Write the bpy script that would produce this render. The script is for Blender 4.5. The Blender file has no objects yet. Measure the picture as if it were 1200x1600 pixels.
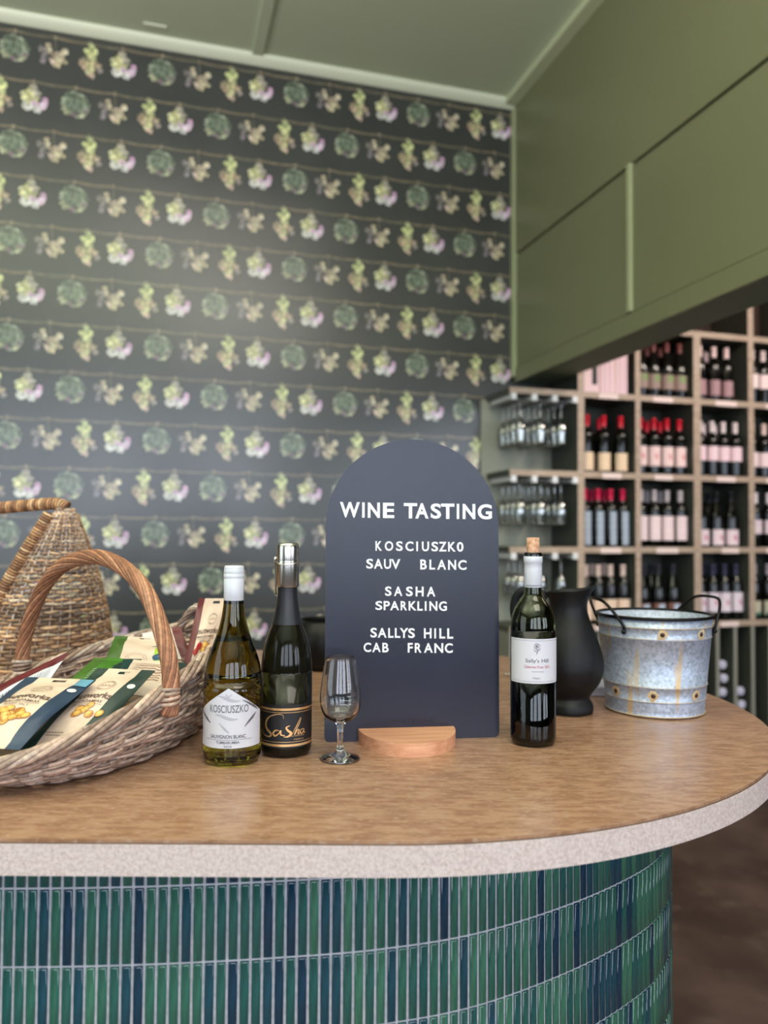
import bpy, math, random
from mathutils import Vector, Matrix
random.seed(7)
PI = math.pi
sc = bpy.context.scene
COL = sc.collection

def lin(c):
    return tuple(((v/255.0)/12.92 if v/255.0 <= .04045 else ((v/255.0+.055)/1.055)**2.4) for v in c)

# ------------------------------------------------------------------ camera, sky, lights, exposure
CAM_H = 1.446
cd = bpy.data.cameras.new('camera'); cam = bpy.data.objects.new('camera', cd); COL.objects.link(cam)
cam.matrix_world = Matrix.Translation((0, 0, CAM_H)) @ Matrix.Rotation(PI/2 + math.radians(1.72), 4, 'X') @ Matrix.Rotation(.006, 4, 'Z')
cd.sensor_fit = 'VERTICAL'; cd.sensor_height = 36.0; cd.lens = 1220.0/1600.0*36.0
cd.clip_start = .05; cd.clip_end = 60
cd.dof.use_dof = True; cd.dof.focus_distance = 1.20; cd.dof.aperture_fstop = 27.45/10.2
sc.camera = cam

w = bpy.data.worlds.new('sky'); sc.world = w; w.use_nodes = True
bg = w.node_tree.nodes['Background']; bg.inputs[0].default_value = (.62, .78, 1.0, 1); bg.inputs[1].default_value = 1.0

# the room frame: s runs along the wallpapered wall, q away from the camera into it
ANG = math.atan2(.27894624, .96030672)
ROOM = Matrix.Translation((1.1621, 4.05, 0)) @ Matrix.Rotation(ANG, 4, 'Z')
def rp(s, q, z): return ROOM @ Vector((s, q, z))

def area(name, s, q, z, sx, sy, power, color, aim):
    l = bpy.data.lights.new(name, 'AREA'); l.shape = 'RECTANGLE'; l.size = sx; l.size_y = sy; l.energy = power; l.color = color
    o = bpy.data.objects.new(name, l); COL.objects.link(o)
    o.location = rp(s, q, z)
    d = rp(*aim) - o.location
    o.rotation_euler = d.to_track_quat('-Z', 'Y').to_euler()
    return o
# daylight coming in through the shop windows behind the camera
CEIL_Z = CAM_H+2.38
WIN = [(-4.75, 1.35), (-3.0, 1.35), (-1.25, 1.35), (1.2, 1.35), (3.0, 1.35)]
for (ws, ww) in WIN:
    area('window_daylight', ws, -7.02, 2.22, ww, 2.2, 48, (.80, .87, 1.0), (ws, 0, 2.22))
area('added_left_light', -5.95, -3.2, 2.0, 2.4, 2.2, 36, (.78, .91, 1.0), (0, -3.0, 1.9))  # added area light in front of the solid left wall, which has no window
# area lights added at the ceiling over counter and aisle to brighten the countertop
for ds, dq, dp in ((-1.35, -4.3, 46), (-1.9, -2.2, 15)):
    area('added_ceiling_light', ds, dq, CEIL_Z-.04, 1.6, 1.6, dp, (1.0, .92, .84), (ds, dq+.001, 0))
# added upward area lights without lamp bodies, to brighten the ceiling
for ds, dq in ((-2.6, -4.2), (-4.4, -2.6)):
    area('added_uplight', ds, dq, 2.7, 2.2, .8, 130, (1.0, .95, .88), (ds, dq+.001, CEIL_Z))
# assumed warm ceiling downlights over the bottle shelves, lights without lamp bodies
for ds in (.3, 1.5):
    area('assumed_shelf_downlight', ds, -1.7, 3.1, .5, .3, 22, (1.0, .86, .76), (ds, .2, 1.55))

sc.view_settings.view_transform = 'Standard'; sc.view_settings.look = 'None'
sc.view_settings.exposure = 0.0; sc.view_settings.gamma = 1.0; sc.view_settings.use_curve_mapping = False
sc.cycles.use_denoising = True
sc.cycles.caustics_reflective = False; sc.cycles.caustics_refractive = False
sc.cycles.sample_clamp_indirect = 4.0; sc.cycles.blur_glossy = .5
sc.cycles.max_bounces = 14; sc.cycles.transmission_bounces = 14; sc.cycles.transparent_max_bounces = 24

# ------------------------------------------------------------------ materials
def mat(name, rgb, rough=.5, metal=0, spec=.5, **k):
    m = bpy.data.materials.new(name); m.use_nodes = True
    b = m.node_tree.nodes['Principled BSDF']
    b.inputs['Base Color'].default_value = (*lin(rgb), 1); b.inputs['Roughness'].default_value = rough
    b.inputs['Metallic'].default_value = metal; b.inputs['Specular IOR Level'].default_value = spec
    for kk, v in k.items(): b.inputs[kk.replace('_', ' ')].default_value = v
    return m
def N(m, t, **k):
    n = m.node_tree.nodes.new(t)
    for a, v in k.items(): setattr(n, a, v)
    return n
def L(m, a, b): m.node_tree.links.new(a, b)
def noisy(m, c1, c2, scale, stretch=(1, 1, 1), detail=6, lo=.35, hi=.65, c3=None, scale3=40, lo3=.6, hi3=.7, bump=0, bscale=None, rvar=0, rough=.6):
    b = m.node_tree.nodes['Principled BSDF']
    tc = N(m, 'ShaderNodeTexCoord'); mp = N(m, 'ShaderNodeMapping'); mp.inputs['Scale'].default_value = stretch
    L(m, tc.outputs['Object'], mp.inputs[0])
    ns = N(m, 'ShaderNodeTexNoise'); ns.inputs['Scale'].default_value = scale; ns.inputs['Detail'].default_value = detail
    L(m, mp.outputs[0], ns.inputs['Vector'])
    cr = N(m, 'ShaderNodeValToRGB'); cr.color_ramp.elements[0].position = lo; cr.color_ramp.elements[1].position = hi
    cr.color_ramp.elements[0].color = (*lin(c1), 1); cr.color_ramp.elements[1].color = (*lin(c2), 1)
    L(m, ns.outputs['Fac'], cr.inputs[0]); out = cr.outputs[0]
    if c3:
        n3 = N(m, 'ShaderNodeTexNoise'); n3.inputs['Scale'].default_value = scale3; n3.inputs['Detail'].default_value = 4
        L(m, mp.outputs[0], n3.inputs['Vector'])
        mr = N(m, 'ShaderNodeMapRange'); mr.inputs[1].default_value = lo3; mr.inputs[2].default_value = hi3
        L(m, n3.outputs['Fac'], mr.inputs[0])
        mx = N(m, 'ShaderNodeMix', data_type='RGBA'); L(m, mr.outputs[0], mx.inputs[0]); L(m, out, mx.inputs[6])
        mx.inputs[7].default_value = (*lin(c3), 1); out = mx.outputs[2]
    L(m, out, b.inputs['Base Color'])
    if bump:
        bn = N(m, 'ShaderNodeBump'); bn.inputs['Strength'].default_value = bump; bn.inputs['Distance'].default_value = .002
        if bscale:
            n4 = N(m, 'ShaderNodeTexNoise'); n4.inputs['Scale'].default_value = bscale; L(m, tc.outputs['Object'], n4.inputs['Vector'])
            L(m, n4.outputs['Fac'], bn.inputs['Height'])
        else: L(m, ns.outputs['Fac'], bn.inputs['Height'])
        L(m, bn.outputs[0], b.inputs['Normal'])
    if rvar:
        mr = N(m, 'ShaderNodeMapRange'); mr.inputs[3].default_value = rough-rvar; mr.inputs[4].default_value = rough+rvar
        L(m, ns.outputs['Fac'], mr.inputs[0]); L(m, mr.outputs[0], b.inputs['Roughness'])
    return m
def attrmat(name, rough, tint=None, bump=0, bscale=600, spec=.5):
    m = mat(name, (128, 128, 128), rough, spec=spec); b = m.node_tree.nodes['Principled BSDF']
    a = N(m, 'ShaderNodeAttribute'); a.attribute_name = 'Col'
    tc = N(m, 'ShaderNodeTexCoord'); ns = N(m, 'ShaderNodeTexNoise'); ns.inputs['Scale'].default_value = bscale*.25; ns.inputs['Detail'].default_value = 4
    L(m, tc.outputs['Object'], ns.inputs['Vector'])
    mr = N(m, 'ShaderNodeMapRange'); mr.inputs[1].default_value = .3; mr.inputs[2].default_value = .7; mr.inputs[3].default_value = .62; mr.inputs[4].default_value = 1.2
    L(m, ns.outputs['Fac'], mr.inputs[0])
    mx = N(m, 'ShaderNodeVectorMath', operation='SCALE'); L(m, a.outputs['Color'], mx.inputs[0]); L(m, mr.outputs[0], mx.inputs['Scale'])
    L(m, mx.outputs[0], b.inputs['Base Color'])
    if bump:
        bn = N(m, 'ShaderNodeBump'); bn.inputs['Strength'].default_value = bump; bn.inputs['Distance'].default_value = .001
        n4 = N(m, 'ShaderNodeTexNoise'); n4.inputs['Scale'].default_value = bscale; L(m, tc.outputs['Object'], n4.inputs['Vector'])
        L(m, n4.outputs['Fac'], bn.inputs['Height']); L(m, bn.outputs[0], b.inputs['Normal'])
    return m

M = {}
M['ceiling'] = mat('ceiling_paint', (198, 208, 182), .5)
M['green'] = noisy(mat('olive_green_paint', (122, 124, 92), .38), (120, 123, 90), (125, 127, 95), 1.2)
M['green_trim'] = mat('pale_green_trim_paint', (166, 172, 134), .4)
M['cornice'] = mat('cornice_paint', (232, 238, 214), .45)
M['cornice2'] = mat('bulkhead_cornice_paint', (206, 214, 178), .45)
M['soffit'] = mat('soffit_paint', (124, 140, 116), .6)
M['brown_wall'] = mat('dark_brown_wall_paint', (70, 52, 42), .7)
M['plaster'] = mat('room_plaster', (84, 86, 74), .8)
M['wallpaper'] = noisy(mat('charcoal_wallpaper', (62, 64, 62), .27, spec=.8), (58, 60, 59), (66, 68, 66), 3)
M['print'] = attrmat('wallpaper_print_ink', .27, bscale=120, spec=.8)
M['floor'] = noisy(mat('stained_concrete', (80, 62, 54), .55), (62, 46, 40), (96, 76, 66), 2.2, detail=8, c3=(98, 80, 70), scale3=7, lo3=.56, hi3=.76, rvar=.12, rough=.5, bump=.15)
M['top'] = noisy(mat('counter_laminate', (152, 116, 94), .3), (142, 104, 79), (168, 130, 104), 42, stretch=(.6, 2.2, 1), detail=10, lo=.38, hi=.62, c3=(178, 150, 130), scale3=150, lo3=.54, hi3=.72, bump=.06, bscale=400, rvar=.06, rough=.24)
M['edge'] = noisy(mat('counter_edge_laminate', (206, 188, 184), .5), (192, 173, 168), (216, 199, 195), 230, detail=8, lo=.35, hi=.6, c3=(158, 140, 134), scale3=520, lo3=.63, hi3=.68, rough=.5, bump=.1, bscale=500)
M['seam'] = mat('dark_seam', (70, 52, 42), .6)
M['grout'] = noisy(mat('grey_grout', (190, 190, 196), .85), (178, 178, 184), (202, 200, 206), 120, bump=.4, bscale=900)
TILE = [(60, 112, 90), (46, 98, 82), (30, 84, 80), (20, 68, 82), (10, 52, 74), (40, 90, 82)]
for i, c in enumerate(TILE):
    d = tuple(int(v*.82) for v in c); e = tuple(min(255, int(v*1.12)+2) for v in c)
    M['tile%d' % i] = noisy(mat('tile_glaze_%d' % i, c, .1, Coat_Weight=.6, Coat_Roughness=.04), d, e, 70, stretch=(3, 3, .35), detail=4, lo=.3, hi=.7, bump=.12, bscale=110)
M['oak'] = noisy(mat('oak_edging', (176, 156, 136), .5), (164, 142, 122), (188, 168, 148), 14, stretch=(1, 1, 8))
M['shelf_dark'] = mat('dark_sage_laminate', (70, 73, 64), .55)
M['shelf_light'] = mat('pale_sage_panel', (150, 152, 136), .6)
M['div_edge'] = mat('grey_divider_edging', (146, 144, 132), .5)
M['kick'] = mat('grey_teal_kickboard', (84, 98, 98), .5)
M['ticket'] = mat('white_ticket_card', (236, 214, 206), .6)
M['white_plastic'] = mat('white_plastic', (228, 228, 228), .35)

def glassmat(name, rgb, rough=0, ior=1.5):
    m = mat(name, rgb, rough); b = m.node_tree.nodes['Principled BSDF']
    b.inputs['Transmission Weight'].default_value = 1; b.inputs['IOR'].default_value = ior
    return m
def thinglass(name, tint, gloss=.15):
    m = bpy.data.materials.new(name); m.use_nodes = True; nt = m.node_tree; nt.nodes.clear()
    o = N(m, 'ShaderNodeOutputMaterial'); tr = N(m, 'ShaderNodeBsdfTransparent'); tr.inputs[0].default_value = (*lin(tint), 1)
    g = N(m, 'ShaderNodeBsdfGlossy'); g.inputs['Roughness'].default_value = .05
    fr = N(m, 'ShaderNodeLayerWeight'); fr.inputs['Blend'].default_value = .45
    mx = N(m, 'ShaderNodeMixShader'); ma = N(m, 'ShaderNodeMath', operation='MULTIPLY_ADD'); ma.inputs[1].default_value = .75; ma.inputs[2].default_value = gloss
    L(m, fr.outputs['Facing'], ma.inputs[0]); L(m, ma.outputs[0], mx.inputs[0]); L(m, tr.outputs[0], mx.inputs[1]); L(m, g.outputs[0], mx.inputs[2]); L(m, mx.outputs[0], o.inputs[0])
    return m
M['clear_glass'] = glassmat('clear_glass', (252, 253, 252))
M['rack_glass'] = thinglass('rack_glass', (240, 242, 240), .22)
M['olive_glass'] = glassmat('olive_bottle_glass', (152, 140, 44), .0)
M['olive_wine'] = glassmat('bottled_white_wine', (226, 208, 120), .0, 1.34)
M['green_glass'] = glassmat('green_bottle_glass', (120, 132, 50), .0)
M['black_glass'] = mat('near_black_bottle_glass', (18, 17, 10), .09, spec=.32)
M['red_wine'] = mat('dark_red_wine', (14, 5, 6), .5, spec=.1)
M['shelf_glass'] = mat('dark_shelf_bottle_glass', (12, 13, 10), .08)
M['matte_foil'] = mat('matte_black_foil', (26, 26, 32), .42)
M['steel'] = mat('brushed_steel', (205, 200, 192), .22, 1)
M['gold'] = mat('gold_foil', (236, 190, 132), .3, .75)
M['silver_ink'] = mat('silver_ink', (128, 128, 136), .3, .5)
M['pale_ink'] = mat('pale_grey_ink', (172, 173, 184), .5)
M['grey_ink'] = mat('grey_ink', (84, 84, 94), .6)
M['dark_ink'] = mat('dark_ink', (40, 38, 40), .6)
M['red_ink'] = mat('rose_ink', (196, 96, 112), .6)
M['paper'] = mat('white_label_paper', (204, 204, 214), .5)
M['black_paper'] = mat('black_label_paper', (20, 20, 24), .45)
M['white_cap'] = mat('white_screw_cap', (204, 206, 216), .35)
M['cork'] = noisy(mat('cork', (206, 160, 128), .85), (190, 138, 104), (222, 180, 150), 130, c3=(140, 92, 66), scale3=260, lo3=.62, hi3=.68, bump=.4, bscale=500)
M['board'] = noisy(mat('navy_black_powder_coat', (15, 18, 40), .24), (13, 16, 36), (18, 21, 44), 7, bump=.1, bscale=1500, rvar=.04, rough=.24)
M['letter'] = mat('white_letter', (240, 242, 246), .45)
M['beech'] = noisy(mat('beech_wood', (206, 152, 118), .45), (196, 138, 104), (218, 164, 130), 10, stretch=(1, 9, 14), detail=6, bump=.05)
M['black_clay'] = noisy(mat('matte_black_jug', (10, 10, 12), .5, spec=.3), (9, 9, 11), (13, 13, 15), 25, bump=.12, bscale=160)
M['black_iron'] = mat('black_iron', (22, 20, 20), .35, .6)
M['rivet'] = mat('rusty_rivet', (74, 54, 46), .4, .7)
M['rim_white'] = mat('worn_cream_rim', (214, 204, 184), .6)
# galvanised sheet with spangle and streaks of rust
g = mat('galvanised_steel', (176, 182, 192), .48, .45); M['galv'] = g
b = g.node_tree.nodes['Principled BSDF']; tc = N(g, 'ShaderNodeTexCoord')
n1 = N(g, 'ShaderNodeTexVoronoi'); n1.inputs['Scale'].default_value = 190; L(g, tc.outputs['Object'], n1.inputs['Vector'])
cr = N(g, 'ShaderNodeValToRGB'); cr.color_ramp.elements[0].color = (*lin((148, 158, 176)), 1); cr.color_ramp.elements[1].color = (*lin((196, 206, 226)), 1)
L(g, n1.outputs['Color'], cr.inputs[0])
mp = N(g, 'ShaderNodeMapping'); mp.inputs['Scale'].default_value = (1, 1, .09); L(g, tc.outputs['Object'], mp.inputs[0])
n2 = N(g, 'ShaderNodeTexNoise'); n2.inputs['Scale'].default_value = 38; n2.inputs['Detail'].default_value = 5; L(g, mp.outputs[0], n2.inputs['Vector'])
mr = N(g, 'ShaderNodeMapRange'); mr.inputs[1].default_value = .60; mr.inputs[2].default_value = .70; L(g, n2.outputs['Fac'], mr.inputs[0])
mx = N(g, 'ShaderNodeMix', data_type='RGBA'); L(g, mr.outputs[0], mx.inputs[0]); L(g, cr.outputs[0], mx.inputs[6]); mx.inputs[7].default_value = (*lin((204, 172, 122)), 1)
n3 = N(g, 'ShaderNodeTexNoise'); n3.inputs['Scale'].default_value = 220; L(g, tc.outputs['Object'], n3.inputs['Vector'])
m3 = N(g, 'ShaderNodeMapRange'); m3.inputs[1].default_value = .70; m3.inputs[2].default_value = .75; L(g, n3.outputs['Fac'], m3.inputs[0])
mx2 = N(g, 'ShaderNodeMix', data_type='RGBA'); L(g, m3.outputs[0], mx2.inputs[0]); L(g, mx.outputs[2], mx2.inputs[6]); mx2.inputs[7].default_value = (*lin((92, 88, 88)), 1)
L(g, mx2.outputs[2], b.inputs['Base Color'])
M['rust'] = noisy(mat('rust_stain', (206, 180, 140), .6, .2), (198, 164, 118), (214, 196, 164), 60)
M['wicker'] = attrmat('wicker_willow', .55, bump=.5, bscale=500)
M['foil'] = {}

# ------------------------------------------------------------------ mesh building
class MB:
    def __init__(s): s.v = []; s.f = []; s.m = []; s.c = []; s.col = (1, 1, 1); s.mi = 0; s.sm = []
    def add(s, vs, fs, smooth=True, mi=None, col=None):
        o = len(s.v); s.v += [tuple(p) for p in vs]; c = col if col is not None else s.col
        s.c += [c]*len(vs)
        for f in fs: s.f.append(tuple(i+o for i in f)); s.m.append(s.mi if mi is None else mi); s.sm.append(smooth)
    def box(s, a, b, smooth=False, mi=None):
        x0, y0, z0 = a; x1, y1, z1 = b
        s.add([(x0, y0, z0), (x1, y0, z0), (x1, y1, z0), (x0, y1, z0), (x0, y0, z1), (x1, y0, z1), (x1, y1, z1), (x0, y1, z1)],
              [(0, 3, 2, 1), (4, 5, 6, 7), (0, 1, 5, 4), (1, 2, 6, 5), (2, 3, 7, 6), (3, 0, 4, 7)], smooth, mi)
    def lathe(s, prof, n=48, cx=0, cy=0, cap0=True, cap1=True, smooth=True, mi=None):
        vs = []; fs = []
        for r, z in prof:
            for i in range(n):
                a = 2*PI*i/n; vs.append((cx+r*math.cos(a), cy+r*math.sin(a), z))
        for j in range(len(prof)-1):
            for i in range(n):
                k = (i+1) % n; fs.append((j*n+i, j*n+k, (j+1)*n+k, (j+1)*n+i))
        if cap0: fs.append(tuple(range(n-1, -1, -1)))
        if cap1: fs.append(tuple((len(prof)-1)*n+i for i in range(n)))
        s.add(vs, fs, smooth, mi)
    def tube(s, pts, r, sides=6, closed=False, caps=True, col=None, mi=None, flat=1.0):
        pts = [Vector(p) for p in pts]; n = len(pts)
        T = []
        for i in range(n):
            if closed: d = pts[(i+1) % n]-pts[i-1]
            else: d = pts[min(i+1, n-1)]-pts[max(i-1, 0)]
            T.append(d.normalized() if d.length > 1e-9 else Vector((0, 0, 1)))
        up = Vector((0, 0, 1)) if abs(T[0].z) < .9 else Vector((1, 0, 0))
        a = T[0].cross(up).normalized(); vs = []; fs = []
        for i in range(n):
            a = (a - T[i]*a.dot(T[i])).normalized(); b_ = T[i].cross(a)
            rr = r[i] if isinstance(r, (list, tuple)) else r
            for k in range(sides):
                t = 2*PI*k/sides; vs.append(pts[i]+a*(rr*math.cos(t)*flat)+b_*(rr*math.sin(t)))
        m_ = n if closed else n-1
        for i in range(m_):
            j = (i+1) % n
            for k in range(sides):
                l = (k+1) % sides; fs.append((i*sides+k, i*sides+l, j*sides+l, j*sides+k))
        if not closed and caps:
            fs.append(tuple(range(sides-1, -1, -1))); fs.append(tuple((n-1)*sides+k for k in range(sides)))
        s.add(vs, fs, True, mi, col)
    def prism(s, poly, z0, z1, mi=None, mside=None, smooth=False):
        n = len(poly); vs = [(x, y, z0) for x, y in poly]+[(x, y, z1) for x, y in poly]
        s.add(vs, [tuple(range(n-1, -1, -1)), tuple(range(n, 2*n))], False, mi)
        s.add(vs, [(i, (i+1) % n, n+(i+1) % n, n+i) for i in range(n)], smooth, mside if mside is not None else mi)
    def ball(s, c, r, n=8, m_=5, sc_=(1, 1, 1), mi=None, col=None):
        vs = []; fs = []
        for j in range(m_+1):
            p = PI*j/m_
            for i in range(n):
                a = 2*PI*i/n; vs.append((c[0]+r*sc_[0]*math.sin(p)*math.cos(a), c[1]+r*sc_[1]*math.sin(p)*math.sin(a), c[2]+r*sc_[2]*math.cos(p)))
        for j in range(m_):
            for i in range(n):
                k = (i+1) % n; fs.append((j*n+i, (j+1)*n+i, (j+1)*n+k, j*n+k))
        s.add(vs, fs, True, mi, col)
    def mesh(s, name, mats):
        me = bpy.data.meshes.new(name); me.from_pydata(s.v, [], s.f)
        for m in (mats if isinstance(mats, (list, tuple)) else [mats]): me.materials.append(m)
        me.polygons.foreach_set('material_index', s.m); me.polygons.foreach_set('use_smooth', s.sm)
        ca = me.color_attributes.new('Col', 'FLOAT_COLOR', 'POINT')
        flat = []
        for c in s.c: flat += [c[0], c[1], c[2], 1.0]
        ca.data.foreach_set('color', flat)
        me.update(); return me
    def build(s, name, mats, parent=None, loc=None, mw=None, bevel=0, seg=2, autosm=False):
        o = bpy.data.objects.new(name, s.mesh(name, mats)); COL.objects.link(o)
        if parent: o.parent = parent
        if loc is not None: o.location = loc
        if mw is not None: o.matrix_world = mw
        if bevel:
            bv = o.modifiers.new('bevel', 'BEVEL'); bv.width = bevel; bv.segments = seg; bv.limit_method = 'ANGLE'; bv.angle_limit = math.radians(40)
            bv.harden_normals = False
        return o
def empty(name, loc=(0, 0, 0), rz=0, mw=None):
    o = bpy.data.objects.new(name, None); COL.objects.link(o); o.empty_display_size = .05
    if mw is not None: o.matrix_world = mw
    else: o.location = loc; o.rotation_euler = (0, 0, rz)
    return o
def tag(o, label=None, cat=None, group=None, kind=None):
    if label: o['label'] = label
    if cat: o['category'] = cat
    if group: o['group'] = group
    if kind: o['kind'] = kind
    return o
def copy_tree(o, parent=None):
    c = o.copy(); COL.objects.link(c)
    if parent: c.parent = parent
    for ch in list(o.children): copy_tree(ch, c)
    return c
def sphere_pts(n): return [2*PI*i/n for i in range(n)]

_tc = {}
def text2d(s, bold=0.0, extrude=0.0, shear=0.0):
    """a string as a flat (or extruded) mesh normalised so its bounding box is [0,1]x[0,1]; returns verts, faces, aspect"""
    k = (s, bold, extrude, shear)
    if k in _tc: return _tc[k]
    cu = bpy.data.curves.new('t', 'FONT'); cu.body = s; cu.size = 1; cu.offset = bold; cu.extrude = extrude; cu.resolution_u = 4; cu.shear = shear
    ob = bpy.data.objects.new('t', cu); COL.objects.link(ob)
    dg = bpy.context.evaluated_depsgraph_get(); me = bpy.data.meshes.new_from_object(ob.evaluated_get(dg))
    vs = [v.co.copy() for v in me.vertices]; fs = [tuple(p.vertices) for p in me.polygons]
    bpy.data.objects.remove(ob); bpy.data.curves.remove(cu); bpy.data.meshes.remove(me)
    x0 = min(v.x for v in vs); x1 = max(v.x for v in vs); y0 = min(v.y for v in vs); y1 = max(v.y for v in vs)
    asp = (x1-x0)/(y1-y0)
    vs = [((v.x-x0)/(x1-x0), (v.y-y0)/(y1-y0), v.z) for v in vs]
    _tc[k] = (vs, fs, asp); return _tc[k]
def text_on(mb, s, u0, u1, v0, v1, fn, mi=0, bold=0.0, col=None, shear=0.0):
    """lay a string over the surface fn(u, v) -> point inside the box u0..u1, v0..v1"""
    vs, fs, _ = text2d(s, bold, 0, shear)
    mb.add([fn(u0+(u1-u0)*x, v0+(v1-v0)*y) for x, y, z in vs], fs, False, mi, col)
def ribbon(mb, pts, wd, fn, mi=0, col=None):
    """a pen stroke: pts are (u,v) and wd widths"""
    n = len(pts); vs = []; fs = []
    for i in range(n):
        a = pts[max(i-1, 0)]; b_ = pts[min(i+1, n-1)]; dx, dy = b_[0]-a[0], b_[1]-a[1]; l = math.hypot(dx, dy) or 1
        w_ = wd[i] if isinstance(wd, (list, tuple)) else wd
        nx, ny = -dy/l*w_/2, dx/l*w_/2
        vs += [fn(pts[i][0]+nx, pts[i][1]+ny), fn(pts[i][0]-nx, pts[i][1]-ny)]
    for i in range(n-1): fs.append((2*i, 2*i+1, 2*i+3, 2*i+2))
    mb.add(vs, fs, False, mi, col)
def spline(pts, n=8):
    out = []
    P = [pts[0]]+list(pts)+[pts[-1]]
    for i in range(1, len(P)-2):
        for k in range(n):
            t = k/n; o = []
            for d in range(len(pts[0])):
                p0, p1, p2, p3 = P[i-1][d], P[i][d], P[i+1][d], P[i+2][d]
                o.append(.5*((2*p1)+(-p0+p2)*t+(2*p0-5*p1+4*p2-p3)*t*t+(-p0+3*p1-3*p2+p3)*t**3))
            out.append(tuple(o))
    out.append(tuple(pts[-1])); return out
def hash01(i): return (math.sin(i*12.9898)*43758.5453) % 1.0

# ------------------------------------------------------------------ the room
UZ_ = CAM_H; CEIL = CAM_H+2.38; BULK = CAM_H+.83; WQ = .30
mb = MB(); mb.box((-6, -7.1, -.05), (5, .35, 0)); tag(mb.build('floor', M['floor'], mw=ROOM), 'dark brown stained concrete floor', kind='structure')
mb = MB(); mb.box((-6, -7.1, CEIL), (-.19, .35, CEIL+.05)); ceil = tag(mb.build('ceiling', M['ceiling'], mw=ROOM), 'sage green painted ceiling', kind='structure')
mb = MB(); mb.box((-.2, -7.1, 3.35), (5, .35, 3.4)); tag(mb.build('ceiling', M['brown_wall'], mw=ROOM), 'dark brown ceiling over the bottle shelves', kind='structure')
mb = MB(); mb.box((-6, WQ, 0), (-.56, WQ+.05, CEIL)); mb.box((-.56, WQ, UZ_+.72), (-.2, WQ+.05, CEIL)); wall = tag(mb.build('wall_back', M['wallpaper'], mw=ROOM), 'charcoal wall papered with rows of hanging flower bunches', kind='structure')
mb = MB(); mb.box((-.56, WQ+.001, 0), (5, WQ+.05, BULK)); mb.box((-.2, WQ+.001, BULK), (5, WQ+.05, 3.4)); tag(mb.build('wall_shelf', M['brown_wall'], mw=ROOM), 'dark brown wall behind the bottle shelves', kind='structure')
mb = MB(); mb.box((-6.05, -7.1, 0), (-6, .35, CEIL)); tag(mb.build('wall_left', M['plaster'], mw=ROOM), kind='structure')
mb = MB(); mb.box((5, -7.1, 0), (5.05, .35, 3.4)); tag(mb.build('wall_right', M['plaster'], mw=ROOM), kind='structure')
mb = MB()
edges = [-6]+[e for ws, ww in WIN for e in (ws-ww/2, ws+ww/2)]+[5]
for i in range(0, len(edges), 2): mb.box((edges[i], -7.15, 0), (edges[i+1], -7.1, CEIL))
for ws, ww in WIN: mb.box((ws-ww/2, -7.15, 0), (ws+ww/2, -7.1, 1.1)); mb.box((ws-ww/2, -7.15, 3.32), (ws+ww/2, -7.1, CEIL))
tag(mb.build('wall_front', M['plaster'], mw=ROOM), kind='structure')
# cornices, battens
def strip(name, a, b_, m, par=None, bevel=.004):
    mb = MB(); mb.box(a, b_); o = mb.build(name, m, parent=par, bevel=bevel)
    if not par: o.matrix_world = ROOM; tag(o, kind='structure')
    return o
mb = MB()   # rounded cornice along the wallpapered wall
prof = [(WQ-.050, CEIL), (WQ-.050, CEIL-.006), (WQ-.044, CEIL-.016), (WQ-.034, CEIL-.025), (WQ-.02, CEIL-.033), (WQ-.008, CEIL-.040), (WQ, CEIL-.042), (WQ, CEIL)]
n = len(prof); mb.add([(-6, y, z) for y, z in prof]+[(-.39, y, z) for y, z in prof], [(i, i+1, n+i+1, n+i) for i in range(n-1)], True)
tag(mb.build('trim_1', M['cornice'], mw=ROOM), 'pale green cornice above the wallpaper', kind='structure')
o = strip('trim_2', (-.465, -7.1, CEIL-.035), (-.39, WQ-.05, CEIL), M['cornice2']); tag(o, 'pale green cornice between ceiling and bulkhead')
strip('batten', (-1.83, -7.1, CEIL-.014), (-1.775, WQ-.055, CEIL), M['ceiling'], ceil, .003)
strip('vent_slot', (-2.34, .168, CEIL-.006), (-2.235, .190, CEIL), M['cornice'], ceil, .002)
# bulkhead hanging over the right side: rear sheet, rails, battens
mb = MB(); mb.box((-.385, -7.1, BULK+.004), (-.2, WQ, CEIL)); mb.box((-.385, -7.1, BULK), (-.195, WQ, BULK+.004), mi=1)
bulk = tag(mb.build('wall_bulkhead', [M['green'], M['soffit']], mw=ROOM), 'olive green panelled bulkhead dropping from the ceiling', kind='structure')
# panels laid over the sheet, leaving dark open joints between them
mid = CAM_H+1.525; low = CAM_H+.918
def panel(q0, q1, z0, z1, th=.012):
    mb = MB(); mb.box((-.385-th, q0, z0), (-.385, q1, z1)); return mb.build('panel', M['green'], parent=bulk, bevel=.003)
for q0, q1 in ((WQ-.75-.0-.06, WQ-.045),):
    pass
QB = WQ-1.085
panel(-7.1, WQ-.03, mid+.006, CEIL-.03, .016)
panel(QB+.012, WQ-.03, low, mid-.006, .010)
panel(-3.1, QB-.02, low, mid-.006, .010); panel(-7.1, -3.13, low, mid-.006, .010)
mb = MB(); mb.box((-.401, -7.1, BULK), (-.385, WQ-.03, low-.003)); mb.build('bottom_rail', M['green'], parent=bulk, bevel=.003)
mb = MB(); mb.box((-.408, QB-.030, low+.002), (-.385, QB, mid+.01)); mb.build('batten', M['green_trim'], parent=bulk, bevel=.004)
mb = MB(); mb.box((-.415, WQ-.04, BULK+.03), (-.385, WQ, CEIL-.05)); mb.build('corner_batten', M['green_trim'], parent=bulk, bevel=.004)

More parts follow.
